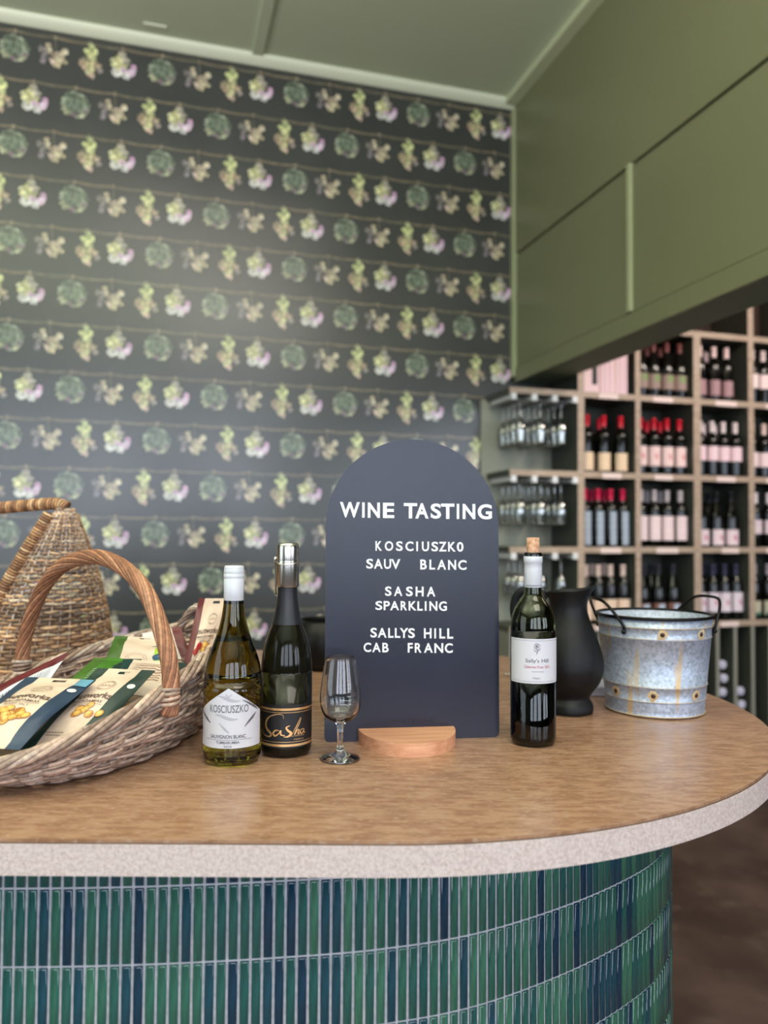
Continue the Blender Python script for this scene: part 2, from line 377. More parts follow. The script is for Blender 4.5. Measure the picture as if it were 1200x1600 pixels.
# the wallpaper's flat print: twine lines and hanging bunches
mb = MB()
def leaf(x, z, rx, rz, a, col, q):
    rx *= 1.08; rz *= 1.08; g_ = sum(col)/3; col = tuple(min(255, (v*.80+g_*.20)*1.27) for v in col)
    vs = []
    for k in range(7):
        t = 2*PI*k/7; u, v = rx*math.cos(t), rz*math.sin(t)
        vs.append((x+u*math.cos(a)-v*math.sin(a), q, z+u*math.sin(a)+v*math.cos(a)))
    mb.add(vs, [tuple(range(7))], False, 0, lin(col))
def cluster(x, z, R, n, cols, q, size=.010, el=1.5, rz=None, rng=random):
    for i in range(n):
        r = R*math.sqrt(rng.random()); a = rng.random()*2*PI
        c = rng.choice(cols); k = rng.uniform(.78, 1.15)
        leaf(x+r*math.cos(a), z+r*math.sin(a)*((rz or R)/R), size*rng.uniform(.7, 1.2), size*rng.uniform(.7, 1.2)*el*.6, rng.random()*PI, tuple(min(255, v*k) for v in c), q-rng.random()*.0006)
def bunch(kind, x, z, q, sc_=1.0):
    rng = random.Random(kind*100+5)
    leaf(x, z-.002, .006, .012, 0, (126, 112, 92), q)
    if kind == 0:
        cluster(x, z-.078, .058, 95, [(96, 108, 88), (112, 124, 102), (82, 98, 80), (128, 138, 116)], q, .011, rz=.062, rng=rng)
        for dx, dz, c in ((-.038, -.122, (150, 152, 118)), (-.008, -.135, (132, 104, 118)), (.025, -.13, (158, 158, 126)), (.044, -.105, (118, 100, 112)), (-.05, -.11, (140, 144, 112)), (.035, -.12, (146, 148, 120))):
            cluster(x+dx, z+dz, .009, 6, [c], q-.0007, .007, rng=rng)
    elif kind == 1:
        mb.add([(x-.002, q, z), (x+.004, q, z), (x+.004, q, z-.06), (x-.002, q, z-.06)], [(0, 1, 2, 3)], False, 0, lin((112, 108, 92)))
        for dx, dz, c, R in ((-.05, -.075, (124, 116, 110), .016), (-.06, -.06, (110, 104, 100), .010), (-.045, -.1, (116, 108, 110), .013), (-.052, -.12, (128, 118, 126), .008), (-.03, -.045, (190, 172, 140), .010), (-.024, -.065, (200, 182, 148), .010),
                          (.04, -.06, (204, 188, 156), .011), (.03, -.075, (186, 170, 140), .009), (0, -.085, (176, 156, 134), .016), (.01, -.105, (190, 176, 140), .014), (-.012, -.115, (196, 172, 154), .011), (.036, -.11, (208, 192, 152), .012), (.008, -.13, (184, 170, 134), .011), (.02, -.09, (190, 172, 146), .012)):
            cluster(x+dx, z+dz, R, 12, [c, tuple(int(v*.82) for v in c)], q, .007, rng=rng)
    elif kind == 2:
        cluster(x+.002, z-.045, .026, 34, [(168, 178, 112), (186, 192, 124), (150, 160, 108)], q, .009, rz=.04, rng=rng)
        cluster(x-.012, z-.085, .032, 30, [(168, 158, 112), (180, 172, 120), (150, 140, 106)], q, .009, rng=rng)
        for dx, dz, c, R in ((-.04, -.1, (150, 128, 104), .011), (-.028, -.115, (176, 150, 122), .011), (.03, -.1, (160, 140, 112), .014), (.045, -.125, (136, 124, 118), .01), (0, -.125, (184, 178, 128), .016), (.006, -.155, (176, 150, 132), .011), (-.008, -.14, (188, 182, 140), .010)):
            cluster(x+dx, z+dz, R, 12, [c], q-.0007, .007, rng=rng)
    else:
        cluster(x, z-.035, .018, 20, [(158, 150, 132), (142, 136, 120)], q, .008, rng=rng)
        cluster(x-.014, z-.07, .034, 50, [(186, 184, 128), (170, 168, 112), (198, 194, 142)], q, .010, rng=rng)
        cluster(x+.02, z-.06, .016, 14, [(150, 142, 130), (134, 128, 112)], q, .008, rng=rng)
        for dx, dz, c, R in ((-.036, -.118, (218, 214, 202), .012), (-.024, -.13, (208, 206, 196), .009), (-.002, -.118, (220, 216, 200), .010), (.018, -.132, (206, 200, 196), .012),
                          (.004, -.1, (210, 170, 200), .009), (.022, -.112, (216, 176, 206), .012), (.04, -.115, (220, 180, 208), .013), (.05, -.095, (208, 168, 200), .010), (.048, -.08, (188, 142, 176), .008)):
            cluster(x+dx, z+dz, R, 13, [c, tuple(int(v*.9) for v in c)], q-.0008, .007, rng=rng)
Q0 = WQ-.0008
for row in range(0, 17):
    zl = CAM_H+2.313-.2233*row
    if zl < .1: break
    smax = -.39 if zl > BULK+.03 else -.565
    # each twine is a chain of short strokes, sagging a touch between the bunches
    x = -5.9
    off = 0 if row % 2 == 0 else .266
    xs = []
    for p in range(-5, 5):
        base_ = -2.905+off+p*.6535
        for kd, dx in ((0, 0), (1, .172), (2, .327), (3, .470)): xs.append((base_+dx, kd))
    xs.sort()
    for (xa, ka), (xb, kb) in zip(xs, xs[1:]):
        if xb < -5.8 or xa > smax: continue
        steps = 6
        for i in range(steps):
            u0 = i/steps; u1 = (i+1)/steps
            p0 = xa+(xb-xa)*u0; p1 = min(xa+(xb-xa)*u1, smax)
            if p0 >= smax: break
            s0 = -.006*math.sin(PI*u0); s1 = -.006*math.sin(PI*u1); c = (130, 118, 98) if (ka+row) % 2 else (116, 110, 92)
            mb.add([(p0, Q0+.0002, zl+s0-.0055), (p1, Q0+.0002, zl+s1-.0055), (p1, Q0+.0002, zl+s1+.0055), (p0, Q0+.0002, zl+s0+.0055)], [(0, 1, 2, 3)], False, 0, lin(c))
    for xk, kd in xs:
        if -5.8 < xk < smax-.045: bunch(kd, xk, zl, Q0)
tag(mb.build('wallpaper_print', M['print'], parent=wall), 'rows of hanging flower bunches on twine', kind='stuff')

# ------------------------------------------------------------------ shelf unit (local frame = room frame)
UZ = CAM_H
shelf = tag(empty('bottle_shelf', mw=ROOM), 'tall sage and oak shelving unit of square cubbies for wine bottles', 'shelf')
LEV = [1.118, .750, .335, -.053, -.452]        # top faces of the boards, relative to the camera height
POST = [(-.174, -.137), (.166, .197), (.527, .572), (.884, .920), (1.235, 1.275), (1.60, 1.64)]
DEP = .285; TH = .030
def sbox(name, a, b_, edge=True):
    """a board: dark sage faces, oak front edging"""
    mb = MB(); x0, y0, z0 = a; x1, y1, z1 = b_
    mb.box((x0, y0+.004, z0), (x1, y1, z1), mi=0)
    mb.box((x0, y0, z0), (x1, y0+.004, z1), mi=1)
    return mb.build(name, [M['shelf_dark'], M['oak'] if edge else M['shelf_dark']], parent=shelf)
for i, (a, b_) in enumerate(POST):
    topz = UZ+LEV[0] if i in (2,) else (3.0 if i >= 3 else UZ+LEV[0])
    sbox('post', (a, 0, UZ+LEV[4]-TH), (b_, DEP, topz))
for i in range(len(POST)-1):
    for k, z in enumerate(LEV):
        if k == 0 and i < 2: pass
        sbox('shelf_board', (POST[i][1], .002, UZ+z-TH), (POST[i+1][0], DEP, UZ+z))
for z in LEV[1:]:
    sbox('shelf_board', (-.556, .002, UZ+z-TH), (POST[0][0], DEP, UZ+z))
mb = MB(); mb.box((POST[0][1], DEP, UZ+LEV[4]), (1.64, DEP+.012, UZ+LEV[0])); mb.build('back_panel', M['shelf_dark'], parent=shelf)
mb = MB(); mb.box((-.59, DEP, .0), (POST[0][1], DEP+.012, UZ+LEV[1]-.02)); tag(mb.build('back_panel', M['shelf_light'], parent=shelf), 'pale sage back panel')
mb = MB(); mb.box((POST[0][1], DEP, .1), (1.64, DEP+.012, UZ+LEV[4]-TH)); mb.build('back_panel', M['shelf_dark'], parent=shelf)
mb = MB(); mb.box((-.556, .03, 0), (1.64, DEP, .095)); mb.build('kickboard', M['kick'], parent=shelf)
sbox('shelf_board', (-.556, .002, .095), (1.64, DEP, .12))
DIV = []
x = POST[0][0]
divs = [-.174, -.055, .055, .166, .285, .405, .545, .665, .780, .895, 1.01, 1.125, 1.245, 1.36, 1.48, 1.60]
for x in divs:
    mb = MB(); mb.box((x, .008, .12), (x+.02, DEP, UZ+LEV[4]-TH)); mb.box((x, .004, .12), (x+.02, .008, UZ+LEV[4]-TH), mi=1); mb.build('divider', [M['shelf_dark'], M['div_edge']], parent=shelf)
mb = MB(); mb.box((-.556, .004, .12), (-.536, DEP, UZ+LEV[4]-TH)); mb.build('divider', M['div_edge'], parent=shelf)
# price tickets on the board edges
for i in range(5):
    for k in (1, 2, 3, 4):
        c = (POST[i][1]+POST[i+1][0])/2+random.uniform(-.03, .03); wt = random.uniform(.055, .07)
        mb = MB(); mb.box((c-wt, -.0025, UZ+LEV[k]-TH-.002), (c+wt, 0, UZ+LEV[k]-.004)); mb.build('price_ticket', M['ticket'], parent=shelf)
# rails that hold stemware under the left boards
RAIL = [-.535, -.420, -.305, -.190]
for k in (1, 2, 3):
    for x in RAIL:
        zz = UZ+LEV[k]-TH
        mb = MB(); mb.box((x-.004, .01, zz-.02), (x+.004, .27, zz)); mb.box((x-.018, .01, zz-.026), (x+.018, .27, zz-.02))
        mb.box((x-.014, -.003, zz-.032), (x+.014, .01, zz+.0))
        mb.build('glass_rail', M['white_plastic'], parent=shelf)

# ---- stemware hanging upside down
def lathe_mesh(name, prof, m, n=20, cap0=False, cap1=False):
    mb = MB(); mb.lathe(prof, n, cap0=cap0, cap1=cap1); return mb.mesh(name, m)
gl_mesh = lathe_mesh('wine_glass', [(.0, .0), (.031, -.001), (.033, -.003), (.012, -.006), (.0045, -.012), (.0038, -.03), (.0038, -.075), (.007, -.084), (.022, -.098), (.033, -.118), (.037, -.138), (.036, -.160), (.030, -.192), (.0285, -.205), (.0275, -.205), (.029, -.190), (.035, -.160), (.036, -.138), (.032, -.119), (.021, -.100), (0, -.090)], M['rack_glass'], 18)
ordn = ['nearest', 'second', 'third', 'fourth', 'farthest']
slots = ['left', 'middle', 'right']
racks = [('top', 1, [(0, 4), (1, 4), (2, 3)]), ('middle', 2, [(0, 4), (1, 4), (2, 4)]), ('lowest', 3, [(0, 3), (1, 2), (2, 1)])]
for rn, k, cfg in racks:
    for si, cnt in cfg:
        xx = (RAIL[si]+RAIL[si+1])/2
        for j in range(cnt):
            o = bpy.data.objects.new('wine_glass', gl_mesh); COL.objects.link(o)
            sc_ = 1.14 if k == 1 else (1.12 if k == 2 else 1.05)
            o.matrix_world = ROOM @ Matrix.Translation((xx+random.uniform(-.003, .003), .045+j*.068, UZ+LEV[k]-TH-.0165)) @ Matrix.Diagonal((.85, .85, sc_, 1))
            tag(o, 'clear glass hanging upside down in %s slot of %s rack, %s from front' % (slots[si], rn, ['first', 'second', 'third', 'fourth'][j]), 'glass', 'stemmed glasses hanging under the shelves')

# ---- bottles on the shelves
def bprofile(kind, s=1.0):
    if kind == 'bordeaux': p = [(.030, .0), (.0365, .003), (.0375, .010), (.0375, .190), (.0355, .205), (.026, .222), (.0165, .235), (.0145, .25), (.0145, .262)]
    elif kind == 'burgundy': p = [(.033, .0), (.040, .003), (.041, .010), (.041, .150), (.038, .175), (.030, .205), (.0205, .232), (.0155, .252), (.0145, .262)]
    else: p = [(.034, 0), (.043, .003), (.044, .012), (.044, .140), (.040, .17), (.030, .205), (.020, .24), (.016, .262)]
    return [(r*s, z*s) for r, z in p]
bm_cache = {}
def shelf_bottle(kind, capc, lab, name='wine_bottle'):
    """prototype: body mesh with cap and label children. lab = (z0, z1, rgb, mark rgb or None)"""
    key = (kind, capc, lab)
    if key in bm_cache: return bm_cache[key]
    if kind not in bm_cache: bm_cache[kind] = lathe_mesh('wine_bottle', bprofile(kind), M['shelf_glass'], 20, True, True)
    R = .0375 if kind == 'bordeaux' else (.041 if kind == 'burgundy' else .044)
    ck = ('cap', capc)
    if ck not in bm_cache:
        cm = mat('capsule_%d_%d_%d' % capc, capc, .35)
        bm_cache[ck] = lathe_mesh('capsule', [(.0150, .238), (.0156, .250), (.0156, .296), (.0165, .297), (.0165, .302), (.015, .304)], cm, 18, True, True)
    pm = mat('shelf_label', lab[2], .55); mats = [pm]
    mb = MB(); n = 12; vs = []; fs = []
    hw = .55 if lab[1] > .18 else 1.25
    for i in range(n+1):
        a = -PI/2-hw+2*hw*i/n
        for z in (lab[0], lab[1]): vs.append(((R+.0006)*math.cos(a), (R+.0006)*math.sin(a), z))
    for i in range(n): fs.append((2*i, 2*i+2, 2*i+3, 2*i+1))
    mb.add(vs, fs, True, 0)
    if lab[3]:
        mats.append(mat('shelf_label_mark', lab[3], .55))
        def fn(u, v): return ((R+.0010)*math.cos(-PI/2+u/R), (R+.0010)*math.sin(-PI/2+u/R), v)
        zc = (lab[0]+lab[1])/2
        if lab[4] == 'dot':
            pts = [(0.010*math.cos(t)*(1+.3*math.sin(3*t)), zc+.016*math.sin(t)) for t in [2*PI*i/14 for i in range(14)]]
            mb.add([fn(*p) for p in pts], [tuple(range(14))], False, 1)
        elif lab[4] == 'band':
            for i in range(8):
                u0 = -.036+.009*i; mb.add([fn(u0, lab[0]), fn(u0+.009, lab[0]), fn(u0+.009, lab[0]+.018), fn(u0, lab[0]+.018)], [(0, 1, 2, 3)], False, 1)
        elif lab[4] == 'line':
            for dz in (-.3, .05, .25):
                for i in range(6):
                    u0 = -.027+.009*i; z = zc+dz*(lab[1]-lab[0]); mb.add([fn(u0, z), fn(u0+.009, z), fn(u0+.009, z+.002), fn(u0, z+.002)], [(0, 1, 2, 3)], False, 1)
        elif lab[4] == 'top':
            for i in range(8):
                u0 = -.02+.005*i; mb.add([fn(u0, zc), fn(u0+.005, zc), fn(u0+.005, lab[1]-.005), fn(u0, lab[1]-.005)], [(0, 1, 2, 3)], False, 1)
    lm = mb.mesh('bottle_label', mats)
    bm_cache[key] = (bm_cache[kind], bm_cache[ck], lm); return bm_cache[key]
PINK = (196, 88, 120)
RED = (206, 16, 42); CRIM = (206, 30, 74); WH = (232, 216, 214); LIL = (150, 152, 168)
CELL = {   # (row level index, column): kind, cap, label, front count, start, spacing, back row?, words
 (1, 1): ('burgundy', (120, 64, 58), (.045, .125, (158, 134, 124), (128, 150, 92), 'top'), 4, 0.0424, 0.0817, 2, 'dark bottle with brown neck and pink-green label, top row'),
 (1, 2): ('bordeaux', (238, 208, 204), (.03, .115, (170, 132, 136), None, ''), 3, 0.0450, 0.0880, 2, 'pale pink capped bottle with dusky label, top row'),
 (1, 3): ('bordeaux', (238, 216, 212), (.085, .165, (240, 218, 216), None, ''), 4, 0.0390, 0.0790, 1, 'white capped bottle at top right of the shelf'),
 (2, 0): ('bordeaux', RED, (.012, .105, (240, 212, 178), (224, 190, 150), 'line'), 3, 0.0500, 0.1000, 2, 'bright red capped bottle with cream label'),
 (2, 1): ('bordeaux', RED, (.045, .150, (244, 214, 208), (214, 96, 110), 'dot'), 4, 0.0400, 0.0820, 2, 'red capped bottle with red-marked white label'),
 (2, 2): ('bordeaux', (240, 222, 220), (.085, .165, (242, 212, 216), None, ''), 4, 0.0390, 0.0780, 2, 'white capped bottle with pale pink label'),
 (2, 3): ('bordeaux', (240, 212, 200), (.06, .14, (240, 216, 214), None, ''), 4, 0.0390, 0.0790, 1, 'peach capped bottle with white label at right edge'),
 (3, 0): ('bordeaux', CRIM, (.010, .185, (164, 176, 190), (196, 204, 214), 'line'), 4, 0.0390, 0.0750, 2, 'crimson capped bottle with tall silvery label'),
 (3, 1): ('bordeaux', (196, 186, 188), (.035, .165, (242, 220, 220), (226, 190, 192), 'line'), 4, 0.0400, 0.0820, 2, 'silver necked bottle with tall lined white label'),
 (3, 2): ('burgundy', (22, 20, 24), (.010, .095, (238, 216, 220), PINK, 'dot'), 3, 0.0500, 0.0950, 2, 'black bottle with low white pink-marked label'),
 (3, 3): ('bordeaux', (238, 226, 226), (.075, .150, (236, 216, 220), (110, 90, 96), 'line'), 3, 0.0550, 0.0950, 1, 'white capped bottle with striped label at right edge'),
 (4, 0): ('bordeaux', (232, 206, 194), (.02, .125, (240, 212, 188), (222, 176, 150), 'line'), 4, 0.0390, 0.0750, 2, 'pale capped bottle with peach label, lowest row'),
 (4, 1): ('burgundy', (52, 50, 60), (.02, .100, (132, 86, 74), (176, 190, 206), 'top'), 3, 0.0550, 0.0920, 2, 'black capped bottle with copper label, lowest row'),
 (4, 2): ('bordeaux', (60, 60, 84), (.045, .150, (232, 218, 226), PINK, 'dot'), 4, 0.0390, 0.0780, 2, 'slate capped bottle with pink-marked label, lowest row'),
 (4, 3): ('bordeaux', (170, 160, 168), (.02, .10, (196, 190, 164), (60, 110, 90), 'band'), 3, 0.0500, 0.0900, 1, 'grey capped bottle with cream and green label'),
}
rown = {1: 'top bottle row', 2: 'second bottle row', 3: 'third bottle row', 4: 'lowest upright bottle row'}
coln = {0: 'first cubby from the left', 1: 'second cubby from the left', 2: 'third cubby from the left', 3: 'rightmost cubby in view'}
ordi = ['leftmost', 'second', 'third', 'fourth']
POSN = [{3: ['left one in front', 'middle one in front', 'right one in front'], 4: ['far left in front', 'left of centre in front', 'right of centre in front', 'far right in front']}, {2: ['left one behind', 'right one behind'], 3: ['left one behind', 'middle one behind', 'right one behind']}]
for (k, c), (kind, capc, lab, cnt, st, sp, back, words) in CELL.items():
    body, capm, lm = shelf_bottle(kind, capc, lab)
    for layer in range(back):
        for i in range(cnt):
            if layer == 1 and i == cnt-1: continue
            x = POST[c][1]+st+i*sp+(sp*.36 if layer else 0)+random.uniform(-.001, .001)
            if x > 1.58: continue
            y = .062+layer*.105+random.uniform(-.004, .004)
            base = bpy.data.objects.new('wine_bottle', body); COL.objects.link(base)
            base.matrix_world = ROOM @ Matrix.Translation((x, y, UZ+LEV[k]+.0007)) @ Matrix.Rotation(random.uniform(-.12, .12), 4, 'Z') @ Matrix.Diagonal((.955, .955, 1, 1))
            tag(base, '%s, %s' % (words, POSN[layer][cnt if layer == 0 else cnt-1][i]), 'bottle', 'bottles in the %s of the %s' % (coln[c], rown[k]))
            for nm, me in (('capsule', capm), ('bottle_label', lm)):
                ch = bpy.data.objects.new(nm, me); COL.objects.link(ch); ch.parent = base
# pale cartons in the first cubby of the top row
cart = mat('pink_white_carton', (238, 206, 206), .6); cslot = mat('carton_black_slot', (20, 16, 18), .6); cline = mat('carton_stripe', (206, 176, 196), .6)
for i, (x0, wd, hh) in enumerate(((-.128, .100, .27), (-.022, .086, .31), (.068, .070, .33))):
    mb = MB(); mb.box((0, 0, 0), (wd, .2, hh), mi=0)
    if i == 0: mb.box((.055, -.0015, .045), (.085, 0, .16), mi=1)
    for j in range(2 if i else 0): mb.box((.02+.03*j, -.001, .01), (.028+.03*j, 0, hh-.02), mi=2)
    o = mb.build('carton', [cart, cslot, cline], bevel=.002); o.matrix_world = ROOM @ Matrix.Translation((x0, .03, UZ+LEV[1]+.0007))
    tag(o, ['pale pink carton with a black slot, leftmost in the top left cubby', 'striped pale carton in the middle of the top left cubby', 'tall striped pale carton on the right of the top left cubby'][i], 'carton', 'cartons in the top left cubby')
# bottles lying in the narrow slots with their capped necks out
cap_end = bm_cache[('cap', (240, 222, 220))] if ('cap', (240, 222, 220)) in bm_cache else None
lil = mat('lilac_capsule', (206, 204, 222), .35)
capL = lathe_mesh('capsule', [(.0215, .225), (.0225, .240), (.0235, .296), (.0240, .297), (.0240, .302), (.021, .304)], lil, 18, True, True)
lb = bpy.data.meshes.new('wine_bottle'); lb = lathe_mesh('wine_bottle', [(r*.97, z*.88) for r, z in bprofile('bordeaux')], M['shelf_glass'], 18, True, True)
for name_, dx, cnt in (('left', .665, 9), ('right', .780, 7)):
    for j in range(cnt):
        o = bpy.data.objects.new('wine_bottle', lb); COL.objects.link(o)
        zz = .1212+.0367+j*.0742
        if zz > UZ+LEV[4]-TH-.04: break
        o.matrix_world = ROOM @ Matrix.Translation((dx+.02+.0485+(.004 if j % 2 else -.004), .270, zz)) @ Matrix.Rotation(PI/2, 4, 'X') @ Matrix.Diagonal((1, 1, .9, 1))
        tag(o, 'dark bottle lying neck outward in the narrow %s slot below the shelves, number %d up from the floor' % (name_, j+1) if False else 'lilac capped bottle lying in the %s narrow slot below the shelves, %s' % (name_, 'topmost of its stack' if j == cnt-1 else '%s below the topmost' % ['one', 'two', 'three', 'four', 'five', 'six', 'seven', 'eight', 'nine'][cnt-2-j]), 'bottle', 'bottles lying in the narrow slots')
        ch = bpy.data.objects.new('capsule', capL); COL.objects.link(ch); ch.parent = o; ch.location = (0, 0, -.035)

# ------------------------------------------------------------------ the bar counter
CT = 1.101
counter = tag(empty('bar_counter', (0, 1.6, 0)), 'round-ended bar counter with brown stone-look top and green and blue finger tile front', 'counter')
def cl(o): o.location = (0, -1.6, 0); return o
def top_outline(dr=0.0, n=72, left=-2.3):
    R = .728+dr; cy = 1.619
    pts = [(left, cy-R)]
    for i in range(n+1):
        a = -PI/2+PI*i/n; pts.append((R*math.cos(a), cy+R*math.sin(a)))
    pts.append((left, cy+R)); return pts
P0 = top_outline()
mb = MB(); mb.prism(top_outline(-.0015), CT-.004, CT); ctop = cl(mb.build('countertop', M['top'], parent=counter))
mb = MB(); mb.prism(top_outline(), CT-.0405, CT-.005, smooth=False)
edge = mb.build('edge_band', M['edge'], parent=ctop); tag(edge, 'pale speckled laminate edge')
mb = MB(); mb.prism(top_outline(-.001), CT-.0052, CT-.0038); mb.build('seam', M['seam'], parent=ctop)
# curved base: outline follows the tiled front
base_pts = [(-2.3, .967), (-1.5, .967), (-.9, .967), (-.6, .967), (-.465, .968), (-.348, .972), (-.234, .981), (-.117, .995), (0, 1.015), (.131, 1.058), (.282, 1.148), (.407, 1.250), (.472, 1.330), (.518, 1.420), (.540, 1.52), (.540, 1.64), (.500, 1.80), (.41, 1.95), (.26, 2.07), (.06, 2.14), (-.3, 2.16), (-2.3, 2.16)]
bs = spline(base_pts, 10)
# resample by arc length
def resample(pts, step):
    out = [pts[0]]; acc = 0
    for a, b_ in zip(pts, pts[1:]):
        d = math.hypot(b_[0]-a[0], b_[1]-a[1])
        while acc+d >= step:
            t = (step-acc)/d; a = (a[0]+(b_[0]-a[0])*t, a[1]+(b_[1]-a[1])*t); out.append(a); d = math.hypot(b_[0]-a[0], b_[1]-a[1]); acc = 0
        acc += d
    return out
inner = [(x, y) for x, y in resample(bs, .02)]
mb = MB(); mb.prism(inner, 0, CT-.0415, smooth=True); tb = cl(mb.build('tiled_base', M['grout'], parent=counter))
PITCH = .0143; ROWH = .0945
cols = resample(bs, PITCH)
def tile_mesh(ci):
    # pillowed glazed tile: x width, z height, y outward(-)
    w_, h_, d_ = (PITCH-.0034)/2, (ROWH-.0030)/2, .0032
    prof = [(0.0, 0.0), (.0000, .0016), (.0008, .0028), (.0022, .0032)]
    mb = MB(); vs = []; fs = []
    for ins, out in prof:
        for sx, sz in ((-1, -1), (1, -1), (1, 1), (-1, 1)): vs.append((sx*(w_-ins), -out, sz*(h_-ins)))
    for j in range(3):
        for i in range(4): fs.append((j*4+i, j*4+(i+1) % 4, (j+1)*4+(i+1) % 4, (j+1)*4+i))
    fs.append((12, 13, 14, 15)); mb.add(vs, fs, True)
    return mb.mesh('tile', M['tile%d' % ci])
TM = [tile_mesh(i) for i in range(6)]
ZB = CAM_H-.434       # joint A
# candidate tiles: (size key, x, y, z, angle)
cand = []
prev = None
for j in range(1, len(cols)-1):
    x, y = cols[j]
    if x < -1.9: continue
    if y > 1.9: break
    dx, dy = cols[j+1][0]-cols[j-1][0], cols[j+1][1]-cols[j-1][1]
    a = math.atan2(dy, dx)
    for r in range(-1, 11):
        zc = ZB-ROWH*(r+.5)
        if r == -1: zc = ZB+ROWH/2
        # a tile is in view when it faces the camera, lies inside the frame and is not under the overhang
        px = 600+1220*x/y; py = 838-1220*(zc-CAM_H)/y
        facing = (x*dy-y*dx) < 0 if False else ((-x)*(dy)+(-y)*(-dx)) > 0
        vis = facing and -25 < px < 1060 and py-1220*ROWH/2/y < 1600
        cand.append((vis, y, j, r, x, y, zc, a))
def tcol(j, r):
    h = hash01(j*7+r*131+3); k = hash01(j//3*11+r*57)
    if h < .16: return 0
    if h < .38: return 1
    if h < .56: return 5
    if h < .74: return 2
    if h < .86: return 3
    return 4
vis = [c for c in cand if c[0]]
# nearest, largest first; the barely visible top row and the edge-on tiles come last
def rank(c):
    _, y, j, r, x, yy, zc, a = c
    px = x/yy; foreshort = max(0.05, (-(x)*math.sin(a)+yy*math.cos(a))/math.hypot(x, yy))
    s_ = foreshort/yy/yy
    if r == -1: s_ *= .45 if x < .0 else .75
    return -s_
vis.sort(key=rank)
single = set((c[2], c[3]) for c in vis[:300])
rest = MB(); 
restm = {}
for c in cand:
    v_, _, j, r, x, y, zc, a = c
    if r == -1 and zc+ROWH/2 > CT-.041:
        pass
    ci = tcol(j, r)
    cl_h = None
    if (j, r) in single:
        o = bpy.data.objects.new('tile', TM[ci]); COL.objects.link(o); o.parent = tb
        sz = 1.0
        if r == -1:   # cut tiles of the top course
            topz = CT-.043; h0 = topz-ZB-.0015; sz = h0/(ROWH-.003); zc = ZB+.0015+h0/2
        o.location = (x, y, zc); o.rotation_euler = (0, 0, a); o.scale = (1, 1, sz)
    else:
        sz = 1.0
        if r == -1: topz = CT-.043; h0 = topz-ZB-.0015; sz = h0/(ROWH-.003); zc = ZB+.0015+h0/2
        if zc-ROWH/2 < .02: continue
        me = TM[ci]; ca, sa = math.cos(a), math.sin(a)
        vs = [(x+v.co.x*ca-v.co.y*sa, y+v.co.x*sa+v.co.y*ca, zc+v.co.z*sz) for v in me.vertices]
        rest.add(vs, [tuple(p.vertices) for p in me.polygons], True, ci)
o = rest.build('tile_field', [M['tile%d' % i] for i in range(6)], parent=tb); tag(o, 'remaining glazed finger tiles', kind='stuff')

# ------------------------------------------------------------------ arched menu board
AX, AY = .0515, 1.331; bang = math.atan2(.040, .297)
board = tag(empty('menu_board', (AX, AY, CT), bang), 'tall arched navy-black board with white wine tasting lettering in a half-round wooden base', 'sign')
TILT = math.radians(1)
TB = Matrix.Rotation(-TILT, 4, 'X')
def bl(o): o.matrix_local = TB; return o
mb = MB(); R = .150; H = .5105; pts = []
def arc(cx, cz, r, a0, a1, n): return [(cx+r*math.cos(a0+(a1-a0)*i/n), cz+r*math.sin(a0+(a1-a0)*i/n)) for i in range(n+1)]
pts += arc(-R+.009, .009, .009, PI, 1.5*PI, 5)+arc(R-.009, .009, .009, 1.5*PI, 2*PI, 5)+arc(0, H-R, R, 0, PI, 40)
n = len(pts); t_ = .003
vs = [(x, -0.0, z) for x, z in pts]+[(x, t_, z) for x, z in pts]
mb.add(vs, [tuple(range(n)), tuple(range(2*n-1, n-1, -1))], False); mb.add(vs, [(i, n+i, n+(i+1) % n, (i+1) % n) for i in range(n)], False)
plate = bl(mb.build('board_plate', M['board'], parent=board))
